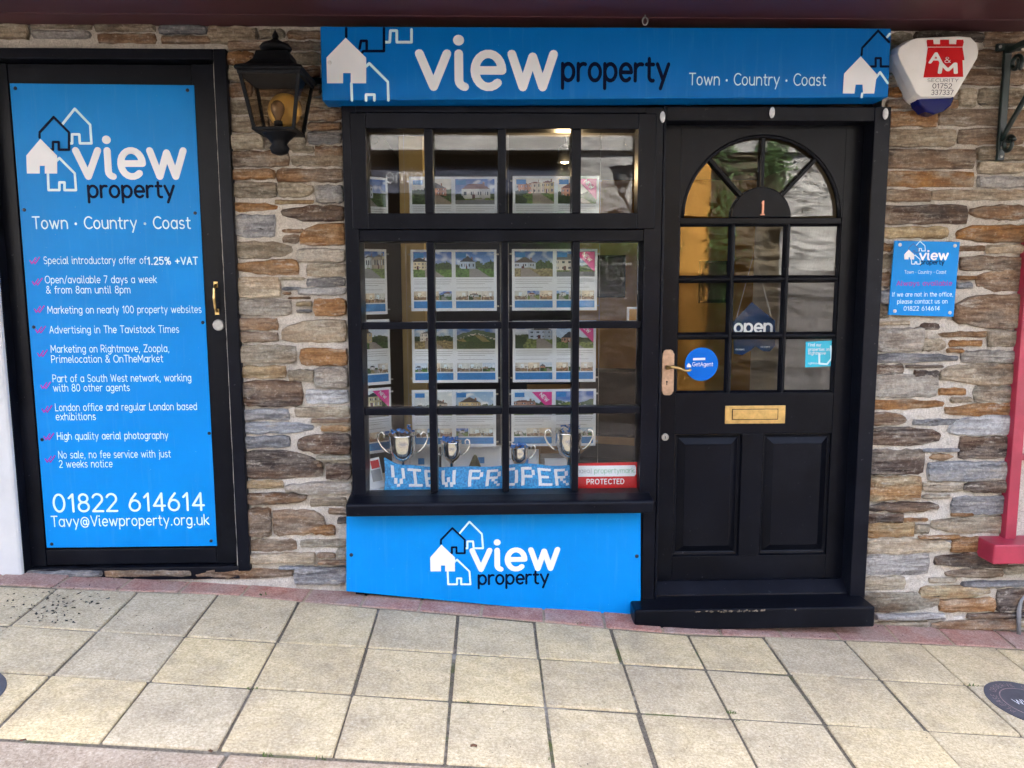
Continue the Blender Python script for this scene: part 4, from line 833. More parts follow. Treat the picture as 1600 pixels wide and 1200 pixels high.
# ================================================================== ALARM BOX
def alarm():
    yb, yf = -.004, -.105
    out = [(1432, 57), (1500, 54), (1520, 56), (1530, 66), (1533, 80), (1531, 90), (1497, 148), (1490, 153), (1438, 155), (1430, 149), (1402, 92), (1399, 82), (1402, 72), (1420, 60)]
    P_ = [(at(x, y, yf).x, at(x, y, yf).z) for x, y in out]
    cx, cz = sum(p[0] for p in P_)/len(P_), sum(p[1] for p in P_)/len(P_); n = len(P_)
    rings = [(1.0, yb), (1.02, -.03), (1.0, -.07), (.94, yf)]
    v = []
    for k, y in rings: v += [(cx+(p[0]-cx)*k+.012*(y-yf)/.1, y, cz+(p[1]-cz)*k) for p in P_]
    f = [(r*n+i, r*n+(i+1) % n, (r+1)*n+(i+1) % n, (r+1)*n+i) for r in range(3) for i in range(n)]+[tuple(range(3*n, 4*n))]
    t = MB().add(v, f).build('alarm_box', M['plastic'], bev=.004, seg=2); tag(t, 'white triangular security alarm box with red castle emblem and blue lens', 'alarm box')
    bm = bmesh.new(); bm.from_mesh(t.data); bmesh.ops.recalc_face_normals(bm, faces=bm.faces); bm.to_mesh(t.data); bm.free()
    lens = [(1434, 152), (1494, 150), (1488, 164), (1476, 174), (1462, 178), (1448, 174), (1438, 164)]
    L_ = [(at(x, y, -.09).x, at(x, y, -.09).z) for x, y in lens]
    o = MB().prism(L_, -.088, -.02).build('strobe_lens', M['lens'], t, bev=.010, seg=3)
    yy = yf-.0004
    plate_px([(1447, 94), (1507, 94), (1504, 74), (1450, 74)][::-1], yy-.0008, yy, M['red'], t, 'castle_emblem')
    T = [(1449, 73), (1448, 64), (1449, 62), (1458, 62), (1459, 69), (1469, 69), (1469, 62), (1483, 62), (1483, 69), (1494, 69), (1495, 62), (1505, 62), (1506, 66), (1504, 73)]
    plate_px(T, yy-.0008, yy, M['red'], t, 'castle_emblem')
    plate_px([(1451, 75), (1503, 74.5), (1505, 120), (1443, 121)], yy-.0012, yy-.0002, M['red'], t, 'castle_emblem')
    yt = yy-.0014
    text('A', 1453, 1471, 98, 10.2, yt, M['plastic'], t, 1.5); text('&', 1476, 1485, 98, 6, yt, M['plastic'], t, .6); text('M', 1468, 1494, 114, 10.2, yt, M['plastic'], t, 1.6)
    text('SECURITY', 1449, 1497, 128, 3.4, yt+.0012, M['navy'], t, .6, 1.2); text('01752', 1457, 1487, 138, 5, yt+.0012, M['navy'], t, .8); text('337337', 1455, 1489, 148, 5, yt+.0012, M['navy'], t, .8)
alarm()

# ================================================================== IRON BRACKET
def bracket():
    p0, p1 = at(1574, 72, -.012), at(1559, 252, -.012); x = (at(1577, 76, -.02).x+at(1557, 248, -.02).x)/2
    t = empty('hanging_bracket', (x, 0, p1.z), 'dark green wrought iron hanging sign bracket high on the right wall', 'bracket')
    G_ = M['greeniron']; z1, z0 = p0.z, p1.z
    box('wall_bar', G_, t, x-.015, x+.015, -.034, -.016, z0, z1, .004)
    box('fixing_plate', G_, t, x-.045, x+.055, -.030, -.014, z1-.022, z1+.006, .003)
    zt = z1-.012
    box('arm', G_, t, x-.012, x+.012, -.75, -.032, zt-.022, zt, .003)
    zb = at(1562, 208, -.034).z
    MB().tube([(x, -.034, zb-.03), (x, -.05, zb), (x, -.30, zt-.06), (x, -.40, zt-.02)], .010, 8).build('brace', G_, t, smooth=True)
    def scroll(cy, cz, r0, a0, turns, s=1):
        return [(x, cy+s*(r0*(1-.62*k/22))*math.cos(a0+turns*2*math.pi*k/22), cz+(r0*(1-.62*k/22))*math.sin(a0+turns*2*math.pi*k/22)) for k in range(23)]
    MB().tube(scroll(-.075, z0+.055, .035, math.pi*.1, 1.3, -1), .008, 8).build('scroll', G_, t, smooth=True)
    MB().tube(scroll(-.085, zt-.075, .035, -math.pi*.3, 1.3, -1), .008, 8).build('scroll', G_, t, smooth=True)
    for zz in (z0+.016, z0+.05, z1-.008):
        for dx in ((0,) if zz < z1-.02 else (-.034, .034)):
            MB().lathe([(.0065, 0), (.0065, .003), (.003, .005)], (x+dx, -.034 if dx == 0 else -.030, zz), 8, 'y').build('bolt', M['steel'], t)
bracket()

# ================================================================== WALL PLAQUE
yq = -.03
pq = tag(plate_px([(1398, 376), (1500, 378), (1490, 495), (1388, 492)], yq, yq+.006, M['sign2'], None, 'wall_plaque', .001), 'small blue plaque with contact number on the stone wall right of the door', 'sign')
logo(1413, 377, .32, .28, yq, pq, 1.3, mat('print_blue_dark', (.01,.09,.33), .4)); text('view', 1437, 1481, 405.5, 9.5, yq, M['white'], pq, 1.3, .6); text('property', 1438, 1475, 413, 5, yq, M['navy'], pq, 1.15, .6)
text('Town \u00b7 Country \u00b7 Coast', 1413, 1478, 427.5, 3.6, yq, M['pale'], pq, .8); text('Always available', 1401, 1487, 446, 5, yq, M['magenta'], pq, 1.1)
for s_, x0, x1, b_ in (('If we are not in the office,', 1394, 1489, 463), ('please contact us on', 1402, 1480, 474), ('01822 614614', 1412, 1468, 485)): text(s_, x0, x1, b_, 4.4, yq, M['pale'], pq, .95)
screws([(1406, 382.5), (1492, 384), (1398, 486), (1484, 488.5)], yq, pq, M['discw'], .0075, 'cap')
for x_, y_ in ((1406, 382.5), (1492, 384), (1398, 486), (1484, 488.5)):
    p = at(x_, y_, yq); MB().tube([(p.x, yq+.0062, p.z), (p.x, -.002, p.z)], .006, 8).build('standoff', M['steel'], pq)

# ================================================================== RED WINDOW AND PIPE AT THE RIGHT EDGE
rw = empty('red_window', (2.8, -.03, .4), 'rose red painted window frame with sill at the right edge', 'window')
Rw = M['rosewood']; yr = -.04
xr0 = (at(1592, 400, yr).x+at(1561, 848, yr).x)/2; xr1 = xr0+.048; xr0 += .03; xr1 += .03; zr0 = at(1580, 853, yr).z; zr1 = at(1596, 378, yr).z
box('jamb', Rw, rw, xr0, xr1, yr, .06, zr0, zr1+.05); box('jamb', Rw, rw, xr0+1.0, xr0+1.055, yr, .06, zr0, zr1+.05)
box('head', Rw, rw, xr1, xr0+1.0, yr+.001, .06, zr1, zr1+.05)
zq = at(1598, 716, yr).z; box('glazing_bar', Rw, rw, xr1, xr0+1.0, yr+.008, .04, zq-.012, zq+.012); box('bottom_rail', Rw, rw, xr1, xr0+1.0, yr+.002, .06, zr0, zr0+.012)
box('mullion', Rw, rw, xr0+.5, xr0+.53, yr+.006, .045, zr0+.012, zq-.012); box('mullion', Rw, rw, xr0+.5, xr0+.53, yr+.006, .045, zq+.012, zr1)
for a_, b_ in ((xr1, xr0+.5), (xr0+.53, xr0+1.0)):
    for c_, d_ in ((zr0+.012, zq-.012), (zq+.012, zr1)): box('pane', M['glass'], rw, a_, b_, .01, .014, c_, d_, 0)
zsl = at(1575, 853, -.12).z; box('sill', Rw, rw, at(1553, 862, -.12).x, xr0+1.12, -.12, .06, at(1575, 882, -.12).z, zsl+.004, .006)
struct('neighbour_interior_back', 'navywall', xr0-.03, xr0+1.2, .8, .85, .2, 2.3); struct('neighbour_interior_shelf', 'tan', xr0-.03, xr0+1.2, .062, .8, zr0-.05, zr0-.005)
for i in range(5):
    o = box('leaning_brochure', mat('brochure_%d' % i, [(.72,.74,.76),(.6,.62,.66),(.75,.75,.72),(.35,.36,.4),(.7,.72,.74)][i], .5), None, -.003, .003, -.1, .1, 0, .30, .001)
    o.location = (xr1+.03+i*.022, .19, zr0-.003); o.rotation_euler = (0, -R_(7), 0)
    tag(o, ['white', 'light grey', 'cream', 'dark grey', 'pale grey'][i]+' brochure leaning on the shelf inside the red window', 'brochure', 'brochures in the red window')
pp = [at(1592, 992, -.03), at(1592, 955, -.025), at(1595, 940, -.02), at(1600, 932, -.014), at(1606, 926, -.004)]
tag(MB().tube(pp, [.009, .009, .007, .005, .005], 8).build('lead_cable', M['lead'], smooth=True), 'grey sheathed cable rising from the pavement at the right wall foot', 'cable')

# ================================================================== WINDOW DISPLAY
def photo_mesh(w_, h_, kind, seed, nx=56, ny=36):
    """a printed property photograph: a coloured raster on a flat sheet"""
    rd = random.Random(seed*13+5); v = [(w_*i/nx, 0, h_*k/ny) for k in range(ny+1) for i in range(nx+1)]
    f = [(k*(nx+1)+i, k*(nx+1)+i+1, (k+1)*(nx+1)+i+1, (k+1)*(nx+1)+i) for k in range(ny) for i in range(nx)]
    me = mesh('photo', v, f); ca = me.color_attributes.new('Col', 'FLOAT_COLOR', 'CORNER')
    WC = [(.62,.50,.28), (.70,.69,.66), (.42,.33,.24), (.72,.62,.40), (.50,.58,.68), (.55,.28,.18), (.66,.60,.52)]
    wc = rd.choice(WC); rc = rd.choice([(.05,.05,.06), (.20,.08,.05), (.11,.09,.08), (.16,.15,.16)])
    sk = rd.choice([(.05,.19,.55), (.20,.38,.66), (.50,.60,.70), (.03,.12,.42), (.62,.66,.70)])
    x0 = rd.uniform(-.1, .42); x1 = x0+rd.uniform(.40, .75); hz = rd.uniform(.22, .42); ht = hz+rd.uniform(.18, .42); gh = rd.uniform(.06, .26); ox = rd.uniform(0, 90)
    nw = rd.choice([3, 4, 5, 7]); nf = rd.choice([1, 2, 2]); tl, tr = rd.uniform(.3, .9), rd.uniform(.3, .95); drive = rd.uniform(.2, .8); hedge = rd.random() < .5
    gr = rd.choice([(.09,.17,.03), (.15,.19,.05), (.06,.11,.03), (.24,.20,.10)])
    tint = rd.choice([(1,1,1), (1.1,1,.85), (.9,1,1.08)]); out = []
    for k in range(ny):
        for i in range(nx):
            u, q = (i+.5)/nx, (k+.5)/ny; nn = noise.noise((u*5+ox, q*5, seed)); n2 = noise.noise((u*17+ox, q*17, seed)); n3 = noise.noise((u*41+ox, q*41, seed))
            if kind == 'room':
                a_, b_ = wc, rd.choice([(.3,.16,.07)]); px_ = abs(u-.5-.2*math.sin(ox)); fl = .30+.25*px_
                c = tuple(x*(.55+.5*(1-px_)+.2*nn) for x in (.72,.68,.60)) if q > fl else tuple(x*(1+.6*nn) for x in (.26,.17,.10))
                if .45 < q < .85 and abs(u-.5-.3*math.cos(ox)) < .13: c = (.80,.84,.86)
                if n2 > .22 and q < .55: c = tuple(x*.8 for x in wc) if nn > 0 else (.06,.05,.045)
            elif kind == 'land':
                c = tuple(a_+(b_-a_)*max(0, .8*(1-q)+.4*nn) for a_, b_ in zip(sk, (.8,.84,.88)))
                r1 = .62+.12*math.sin(u*4+ox)+.05*nn; r2 = .45+.10*math.sin(u*6+ox*2)
                if q < r1: c = (.10+.04*n2, .15+.04*n2, .09)
                if q < r2: c = tuple(x*(1.1+.7*n2) for x in gr) if (int(u*5+q*4+ox) % 3) else (.28+.1*n2, .25+.08*n2, .10)
                if q < .30+.1*nn: c = (.05+.04*n3, .09+.06*n3, .025)
                if abs(q-r2-.03) < .035 and n2 > .12: c = (.66,.64,.60)
            else:
                c = tuple(a_+(b_-a_)*max(0, min(1, .55*(1-q)+1.3*max(0, nn-.05))) for a_, b_ in zip(sk, (.82,.85,.89)))
                tr_ = hz+.10+.30*(tl*(1-u)+tr*u)*(.6+.6*noise.noise((u*6+ox, 1, 1))+.25*n2)
                if q < tr_: c = tuple(max(.01, x*(1+1.1*n3+.5*n2)) for x in (.06,.095,.03))
                uu = (u-x0)/(x1-x0)
                if kind == 'terrace': uu = (u*1.2) % .4/.4; wcc = WC[int(u*3+ox) % 7]; persp = .85+.3*u
                else: wcc = wc; persp = 1
                if 0 < uu < 1 and hz*.9 < q:
                    top = hz+(ht-hz)*persp; ridge = top+gh*(1-abs(uu-.5)*2 if kind != 'street' else min(1, 4*min(uu, 1-uu)))
                    if q < top:
                        c = tuple(a_*(1+.10*n3-.25*(uu > .62)) for a_ in wcc); wu = uu*nw % 1; wq = (q-hz)/(top-hz)*nf % 1
                        if .28 < wu < .70 and .32 < wq < .76: c = (.05,.06,.08) if abs(wu-.49) > .04 else (.8,.8,.78)
                        if abs(uu-.42) < .05 and (q-hz) < (top-hz)*.42: c = (.10,.03,.03)
                    elif q < ridge: c = tuple(x*(1+.3*n3) for x in rc)
                    elif q < ridge+.09 and abs(uu-.78) < .035: c = (.26,.13,.09)
                if q < hz+.05*nn: c = tuple(max(.01, x*(1.1+.9*n2+.5*n3)) for x in gr)
                if q < hz and abs(u-drive-(hz-q)*.5) < .10+.5*(hz-q): c = (.30+.08*n3, .27+.08*n3, .24+.07*n3)
                if hedge and q < hz+.10+.06*n2 and u < .3+.2*nn: c = (.03+.03*n3, .06+.04*n3, .015)
                if kind == 'street' and q < hz*.75: c = (.20+.05*n3, .20+.05*n3, .21+.04*n3)
            c = tuple(max(.008, min(.9, a_*b_)) for a_, b_ in zip(c, tint)); out += [*c, 1]*4
    ca.data.foreach_set('color', out)
    me.materials.append(M['print']); return me
ROW = ['behind the top lights', 'second row', 'third row', 'lowest row']
def poster(holder, X0, Z1, w_, h_, seed, banner=False, yo=0):
    s = MB().box(X0, X0+w_, -.0006+yo, .0006+yo, Z1-h_, Z1).build('poster', M['paper'], holder); s.matrix_parent_inverse = Matrix.Identity(4)
    def sub(o): o.parent = s; o.matrix_parent_inverse = Matrix.Identity(4); return o
    b = .03*w_; y = -.0012+yo
    kind = ['house', 'terrace', 'house', 'street', 'land', 'house', 'house'][(seed*5+seed//3) % 7]
    o = link('photo', photo_mesh(w_-2*b, h_*.43, kind, seed)); sub(o); o.location = (X0+b, y, Z1-h_*.445)
    for j in range(3):
        tw = (w_-2*b)/3; o = link('thumbnail', photo_mesh(tw*.97, h_*.15, ['room', 'room', 'house'][(seed+j) % 3], seed*7+j, 18, 12)); sub(o); o.location = (X0+b+j*tw, y, Z1-h_*.835)
    o = MB().box(X0+b, X0+w_-b, y-.0002, y, Z1-h_*.975, Z1-h_*.855).build('price_band', M['band']); sub(o)
    mb = MB(); rd = random.Random(seed)
    for k in range(5):
        if k == 3: continue
        z = Z1-h_*(.485+.035*k); mb.box(X0+b*1.5, X0+w_-b*1.5-rd.uniform(0, .25)*w_*(k == 4 or k == 2), y-.0001, y+.0001, z-.0014, z)
    o = mb.build('text_block', M['lamptxt']); sub(o)
    mb = MB().box(X0+b+.004, X0+b+w_*.26, y-.0009, y-.0005, Z1-h_*.115, Z1-b-.003); sub(mb.build('corner_logo', M['band']))
    if banner:
        k = w_*.5; o = MB().prism([(X0+w_-b-k, Z1-b), (X0+w_-b, Z1-b), (X0+w_-b, Z1-b-k)], y-.0016, y-.001).build('corner_banner', M['pink']); sub(o)
        rs, wd = glyphs('NEW', 1.3); c_ = math.cos(R_(-45)); sn = math.sin(R_(-45)); kk = k*.5/wd; mb = MB()
        for i, (v, f) in enumerate(rs):
            mb.add([(X0+w_-b-k*.62+(a_*kk)*c_-(b_*kk)*sn, y-.0018-(i % 5)*.00004, Z1-b-k*.16+(a_*kk)*sn+(b_*kk)*c_) for a_, b_ in v], fix(v, f))
        sub(mb.build('banner_text', M['white']))
def holder(px0, py0, px1, py1, Y, n, row, side, seed, ban=(0,0), rot=0):
    a_ = rect(px0, py0, px1, py1, Y); w_, h_ = a_[1]-a_[0], a_[3]-a_[2]
    t = empty('poster_holder', (a_[0], Y, a_[3]), ('pair of property posters ' if n == 2 else 'angled single property poster ')+side+', '+ROW[row], 'poster', 'property posters hung in the shop window')
    gap = .006; pw = (w_-gap*(n+1))/n
    for i in range(n): poster(t, gap+i*(pw+gap), -.006, pw, h_-.012, seed*2+i, bool(ban[i]))
    o = MB().box(0, w_, -.006, -.004, -h_, 0).build('clear_cover', M['acrylic'], t); o.matrix_parent_inverse = Matrix.Identity(4)
    o = MB().box(0, w_, .001, .0025, -h_, 0).build('backing', M['paper'], t); o.matrix_parent_inverse = Matrix.Identity(4)
    for zc in (-.02, -h_+.02):
        for xc in (-.010, w_): 
            if n == 1 and xc < 0: continue
            o = MB().box(xc, xc+.010, -.004, .003, zc-.003, zc+.003).build('clip', M['steel'], t); o.matrix_parent_inverse = Matrix.Identity(4)
    t.rotation_euler = (0, 0, R_(rot)); return t
yA = .13
LS = [(276, 372), (390, 486), (502, 598), (609, 698)]
for r, (y0, y1) in enumerate(LS):
    holder([640, 642, 644, 644][r], y0, [777, 776, 778, 775][r], y1, yA, 2, r, 'left of the centre mullion', 11+r, ((0,0),(0,0),(0,0),(0,0))[r])
    holder([801, 800, 801, 799][r], y0-1, [936, 933, 931, 931][r], y1-1, yA, 2, r, 'right of the centre mullion', 31+r, ((0,1),(0,1),(0,1),(1,0))[r])
    holder([556, 548, 553, 556][r], y0-2 if r < 3 else y0, [606, 605, 610, 612][r]+6, y1+6 if r < 3 else y1+14, .09, 1, r, 'at the left end of the window', 51+r, (1 if r == 3 else 0,), 34)
zc0, zc1 = zl0-.006, 2.33
for x_, nm in ((636, 'left edge of the left posters'), (782, 'right edge of the left posters'), (795, 'left edge of the right posters'), (936, 'right edge of the right posters')):
    xx = at(x_, 500, yA).x; tag(MB().tube([(xx, yA, zc0), (xx, yA, zc1)], .0009, 6).build('hanging_cable', M['steel']), 'thin steel cable along the '+nm, 'cable', 'steel cables in the window')

# trophies
def trophy(px, rim, wpx, Y, label, sweets=True, rot=0):
    s = (at(801, 700, Y)-at(800, 700, Y)).length; W_ = wpx*s; p = at(px, rim, Y); base = zl0-.006; H_ = p.z-base
    t = empty('silver_trophy', (p.x, Y, base), label, 'trophy', 'silver cups on the window shelf'); r = W_/2
    ch = W_*.95; zb = H_-ch
    pr = [(r*.55, 0), (r*.55, .012), (r*.40, .018), (r*.20, .03), (r*.15, zb*.5), (r*.24, zb*.62), (r*.14, zb*.72), (r*.16, zb*.93), (r*.30, zb), (r*.66, zb+ch*.14), (r*.86, zb+ch*.36), (r*.93, zb+ch*.7), (r*.97, zb+ch*.95), (r*1.02, zb+ch), (r*.95, zb+ch*.98), (r*.90, zb+ch*.80), (r*.1, zb+ch*.75)]
    MB().lathe(pr, (p.x, Y, base), 28).build('cup', M['silver'], t, smooth=True)
    for sg in (1, -1):
        c_, sn = math.cos(R_(rot)), math.sin(R_(rot)); pts = []
        for u_, v_ in ((.88, .30), (1.15, .36), (1.5, .55), (1.72, .80), (1.66, 1.02), (1.42, 1.08), (1.26, .98), (1.30, .86)): pts.append((p.x+sg*r*u_*c_, Y+sg*r*u_*sn, base+zb+ch*v_))
        MB().tube(pts, r*.065, 8).build('handle', M['silver'], t, smooth=True)
    rd = random.Random(px); mb = MB()
    for k in range(16):
        c0 = Vector((p.x+rd.uniform(-.72, .72)*r, Y+rd.uniform(-.6, .6)*r, base+H_+rd.uniform(-.004, .018)+(r*.25 if wpx > 40 else .0)*rd.random()))
        q = [c0+Vector((rd.uniform(-1, 1), rd.uniform(-1, 1), rd.uniform(-.6, .6)))*.013 for _ in range(6)]
        mb.add(q, [(0,1,2),(0,2,3),(0,3,4),(1,4,5),(2,4,5),(3,5,1)])
    o = mb.build('foil_sweets', M['foil'], t); o['kind'] = 'stuff'
trophy(629, 678, 45, .13-.055, 'large silver trophy cup at the left end of the window shelf')
trophy(705, 689, 34, .085, 'medium silver trophy cup second from the left on the window shelf')
trophy(811, 698, 30, .085, 'smallest silver trophy cup third from the left on the window shelf')
trophy(889, 674, 44, .075, 'large silver trophy cup at the right end of the window shelf')
# knitted scarf with pixel letters
F5 = {'V': ['10001','10001','10001','10001','01010','01010','00100'], 'I': ['11111','00100','00100','00100','00100','00100','11111'], 'E': ['11111','10000','10000','11110','10000','10000','11111'],
      'W': ['10001','10001','10001','10101','10101','11011','01010'], 'P': ['11110','10001','10001','11110','10000','10000','10000'], 'R': ['11110','10001','10001','11110','10100','10010','10001'], 'O': ['01110','10001','10001','10001','10001','10001','01110'], ' ': ['00']*7}
def scarf():
    y0 = .032; a_, b_ = at(600, 752, y0), at(897, 752, y0); wd = b_.x-a_.x; hgt = .95*(at(700, 733, y0).z-at(700, 769, y0).z); zb = zl0-.004
    def S(u, q):
        lift = .030*max(0, 1-u/.10)**1.5 + .004*math.sin(u*19)+.006*max(0, (u-.7)/.3); tp = .012*max(0, 1-u/.07)
        return Vector((a_.x+wd*u+.004*math.sin(q*3+u*9), y0+.010*math.sin(u*13)*.5+.012*q, zb+.002+hgt*q*(1+.05*math.sin(u*11))+lift*q+tp*q))
    nx, nz = 110, 13; v = [S(i/nx, k/nz) for k in range(nz+1) for i in range(nx+1)]; n = len(v)
    v += [p+Vector((0, .010, 0)) for p in v]
    f = [(k*(nx+1)+i, k*(nx+1)+i+1, (k+1)*(nx+1)+i+1, (k+1)*(nx+1)+i) for k in range(nz) for i in range(nx)]; f += [tuple(j+n for j in q[::-1]) for q in f]
    m, t, P, N, L = nodes('knitted_blue_wool'); vec, oi = coords(t, N, L); n1 = noisen(N, L, vec, 140, 2, .6); L(mixc(N, L, ramp(N, L, n1, .35, .65), (.012,.16,.42), (.05,.42,.82)), P.inputs['Base Color']); P.inputs['Roughness'].default_value = .95
    b = N('Bump'); b.inputs['Distance'].default_value = .004; L(n1, b.inputs['Height']); L(b.outputs[0], P.inputs['Normal'])
    o = MB().add(v, f).build('knitted_scarf', m); tag(o, 'blue knitted scarf with white VIEW PROPER lettering along the window sill', 'scarf')
    mw = mat('white_wool', (.74,.78,.80), .95, var=.1, vs=200, bump=.6, bs=300); s_ = 'VIEW PROPER'; u0 = .035; tot = sum(len(F5[c][0])+1.4 for c in s_); cu = .955/tot; u = u0
    for c in s_:
        mb = MB(); g_ = F5[c]
        for r_, line in enumerate(g_):
            for k_, bit in enumerate(line):
                if bit == '1':
                    ua, ub = u+k_*cu-.0012, u+(k_+1)*cu+.0012; qa, qb = .87-(r_+1)*.108, .87-r_*.108; off = Vector((0, -.0025, 0))
                    mb.add([S(ua, qa)+off, S(ub, qa+.02)+off, S(ub, qb+.02)+off, S(ua, qb)+off], [(0,1,2,3)])
        if mb.v: mb.build('knitted_letter', mw, o)
        u += (len(g_[0])+1.4)*cu
scarf()
# red and white membership plate
yn = .018
nb = tag(plate_px([(901, 724), (998, 722), (998, 765), (901, 767)], yn, yn+.003, M['red'], None, 'membership_plate', .001), 'red and white membership plate in the bottom right window corner', 'sign')
plate_px([(901, 728), (992, 727), (994, 730), (994, 741), (991, 744), (901, 745)], yn-.0016, yn-.0006, M['white'], nb, 'white_field')
text('naea', 902, 921, 739, 5, yn-.0017, M['grey'], nb, .7); text('|', 923, 925, 739, 5, yn-.0017, M['grey'], nb, .5); text('propertymark', 929, 991, 739, 5.4, yn-.0017, M['green'], nb, .62); text('PROTECTED', 917, 975, 756, 5.2, yn-.0006, M['white'], nb, 1.2, 1.4)
# framed prints, brochure, cloth on the shelf
def framed(pts, Y, label, m, field='paper', logo_at=None, lean=8, depth=.015, fw_=.012):
    a_ = rect(*pts, Y); w_, h_ = a_[1]-a_[0], a_[3]-(zl0-.006)
    t = empty('display_frame', (a_[0], Y, zl0-.006), label, 'picture frame', 'frames on the window shelf')
    def sub(o): o.matrix_parent_inverse = Matrix.Identity(4); return o
    for q in ((0, w_, 0, fw_), (0, w_, h_-fw_, h_), (0, fw_, fw_, h_-fw_), (w_-fw_, w_, fw_, h_-fw_)): sub(MB().box(q[0], q[1], -depth, 0, q[2], q[3]).build('frame_bar', M[m], t, bev=.002))
    sub(MB().box(fw_, w_-fw_, -.004, -.001, fw_, h_-fw_).build('card', M[field], t))
    if logo_at: sub(MB().box(w_*logo_at-.014, w_*logo_at+.014, -.0055, -.0045, h_*.48, h_*.48+.028).build('logo_square', M['band'], t))
    t.rotation_euler = (R_(-lean), 0, 0)
framed((613, 699, 686, 769), .20, 'white framed card with small blue logo behind the left trophy', 'white', logo_at=.62)
framed((690, 697, 784, 769), .205, 'wider white framed card with blue logo behind the olive cloth', 'white', logo_at=.66)
framed((786, 703, 842, 769), .20, 'white framed card with blue logo behind the smallest trophy', 'white', logo_at=.62)
framed((844, 709, 900, 769), .19, 'taupe framed print behind the right-hand trophy', 'taupe', fw_=.02)
o = box('brochure', M['paper'], None, -.035, .035, -.001, .001, 0, .13, 0); p = at(588, 760, .05); o.location = (p.x, .075, zl0-.005); o.rotation_euler = (R_(-14), R_(-8), R_(20)); tag(o, 'white brochure with red flag motif in the left window corner', 'brochure')
q = MB().box(-.006, .030, -.0022, -.0012, .085, .120).build('red_flag_print', M['red'], o); q.matrix_parent_inverse = Matrix.Identity(4)
q = MB().box(-.012, .030, -.0022, -.0012, .030, .080).build('photo_print', M['grey'], o); q.matrix_parent_inverse = Matrix.Identity(4)
cl = at(733, 742, .12); mb = MB(); n1_, n2_ = 22, 12; v = []
for k in range(n2_+1):
    for i in range(n1_+1):
        u_, w2 = i/n1_*2-1, k/n2_*2-1; hgt = max(0, 1-u_*u_)*max(0, 1-w2*w2); pk = math.exp(-((u_-.35)**2)*6)
        v.append((cl.x+u_*.085, .13+w2*.05, zl0-.006+.028*hgt**.5*(1+.4*noise.noise((u_*4, w2*4, 1)))+.115*pk*hgt**.6))
mb.add(v, [(k*(n1_+1)+i, k*(n1_+1)+i+1, (k+1)*(n1_+1)+i+1, (k+1)*(n1_+1)+i) for k in range(n2_) for i in range(n1_)])
tag(mb.build('crumpled_cloth', M['tweed'], smooth=True), 'olive green crumpled cloth between the two middle trophies', 'cloth')

# things inside the room seen between the posters
dk = empty('office_desk', (.75, 1.5, .1), 'pale wooden desk inside the shop behind the window', 'desk')
box('desk_top', M['oak'], dk, .25, 1.15, 1.2, 1.8, .80, .83); box('side_panel', M['oak'], dk, .27, .30, 1.22, 1.78, .1, .798); box('side_panel', M['oak'], dk, 1.10, 1.13, 1.22, 1.78, .1, .798); box('front_panel', M['oak'], dk, .302, 1.098, 1.30, 1.32, .3, .798)
mp_ = at(946, 543, 1.3); mz = .831
mg = MB().lathe([(.036, 0), (.04, .004), (.04, .095), (.036, .095), (.034, .02), (.002, .018)], (mp_.x, 1.3, mz), 20).build('mug', M['mug'], smooth=True); tag(mg, 'yellow mug standing on the pale wooden desk', 'mug')
MB().tube([(mp_.x+.038, 1.3, mz+.08), (mp_.x+.065, 1.3, mz+.07), (mp_.x+.065, 1.3, mz+.03), (mp_.x+.038, 1.3, mz+.02)], .005, 8).build('handle', M['mug'], mg, smooth=True)
box('post_interior', M['cream'], None, at(627, 440, .6).x, at(664, 440, .6).x, .6, .7, .1, 2.36)
tag(bpy.data.objects['post_interior'], 'cream painted post inside the shop left of the posters', 'post'); bpy.data.objects['post_interior'].name = 'cream_post'
def chair(x, y, rz, label):
    t = empty('office_chair', (x, y, .1), label, 'chair')
    def sub(o): o.matrix_parent_inverse = Matrix.Identity(4)
    sub(MB().box(-.22, .22, -.2, .2, .43, .48).build('seat', M['iron'], t, bev=.02)); sub(MB().box(-.2, .2, .19, .23, .6, .95).build('backrest', M['iron'], t, bev=.02))
    for sx in (-1, 1):
        sub(MB().tube([(sx*.2, -.18, 0), (sx*.2, -.18, .43)], .011, 8).build('leg', M['iron'], t)); sub(MB().tube([(sx*.2, .2, 0), (sx*.2, .21, .93)], .011, 8).build('leg', M['iron'], t))
    t.rotation_euler = (0, 0, rz)
chair(.72, .85, R_(160), 'dark metal framed chair inside the shop behind the right posters')
ff = at(990, 490, .3); o = box('small_framed_card', M['white'], None, ff.x-.03, ff.x+.03, .30, .31, ff.z-.04, ff.z+.03, .003); tag(o, 'small framed card on the ledge at the right window edge', 'picture frame')
q = MB().box(ff.x-.02, ff.x+.02, .298, .2995, ff.z-.03, ff.z+.02).build('print', M['ochre'], o)
for i, (x_, z_) in enumerate(((1.05, 1.55), (1.42, 1.55), (1.95, 1.5))):
    o = box('wall_picture', M['iron'], None, x_-.13, x_+.13, 3.46, 3.498, z_-.18, z_+.18, .004); box('print', M['tan'], o, x_-.1, x_+.1, 3.455, 3.459, z_-.15, z_+.15, 0)
    tag(o, ['dark framed picture on the ochre wall left of the open sign', 'dark framed picture on the ochre wall behind the open sign', 'dark framed picture on the ochre wall at the far right'][i], 'picture', 'pictures on the ochre wall')
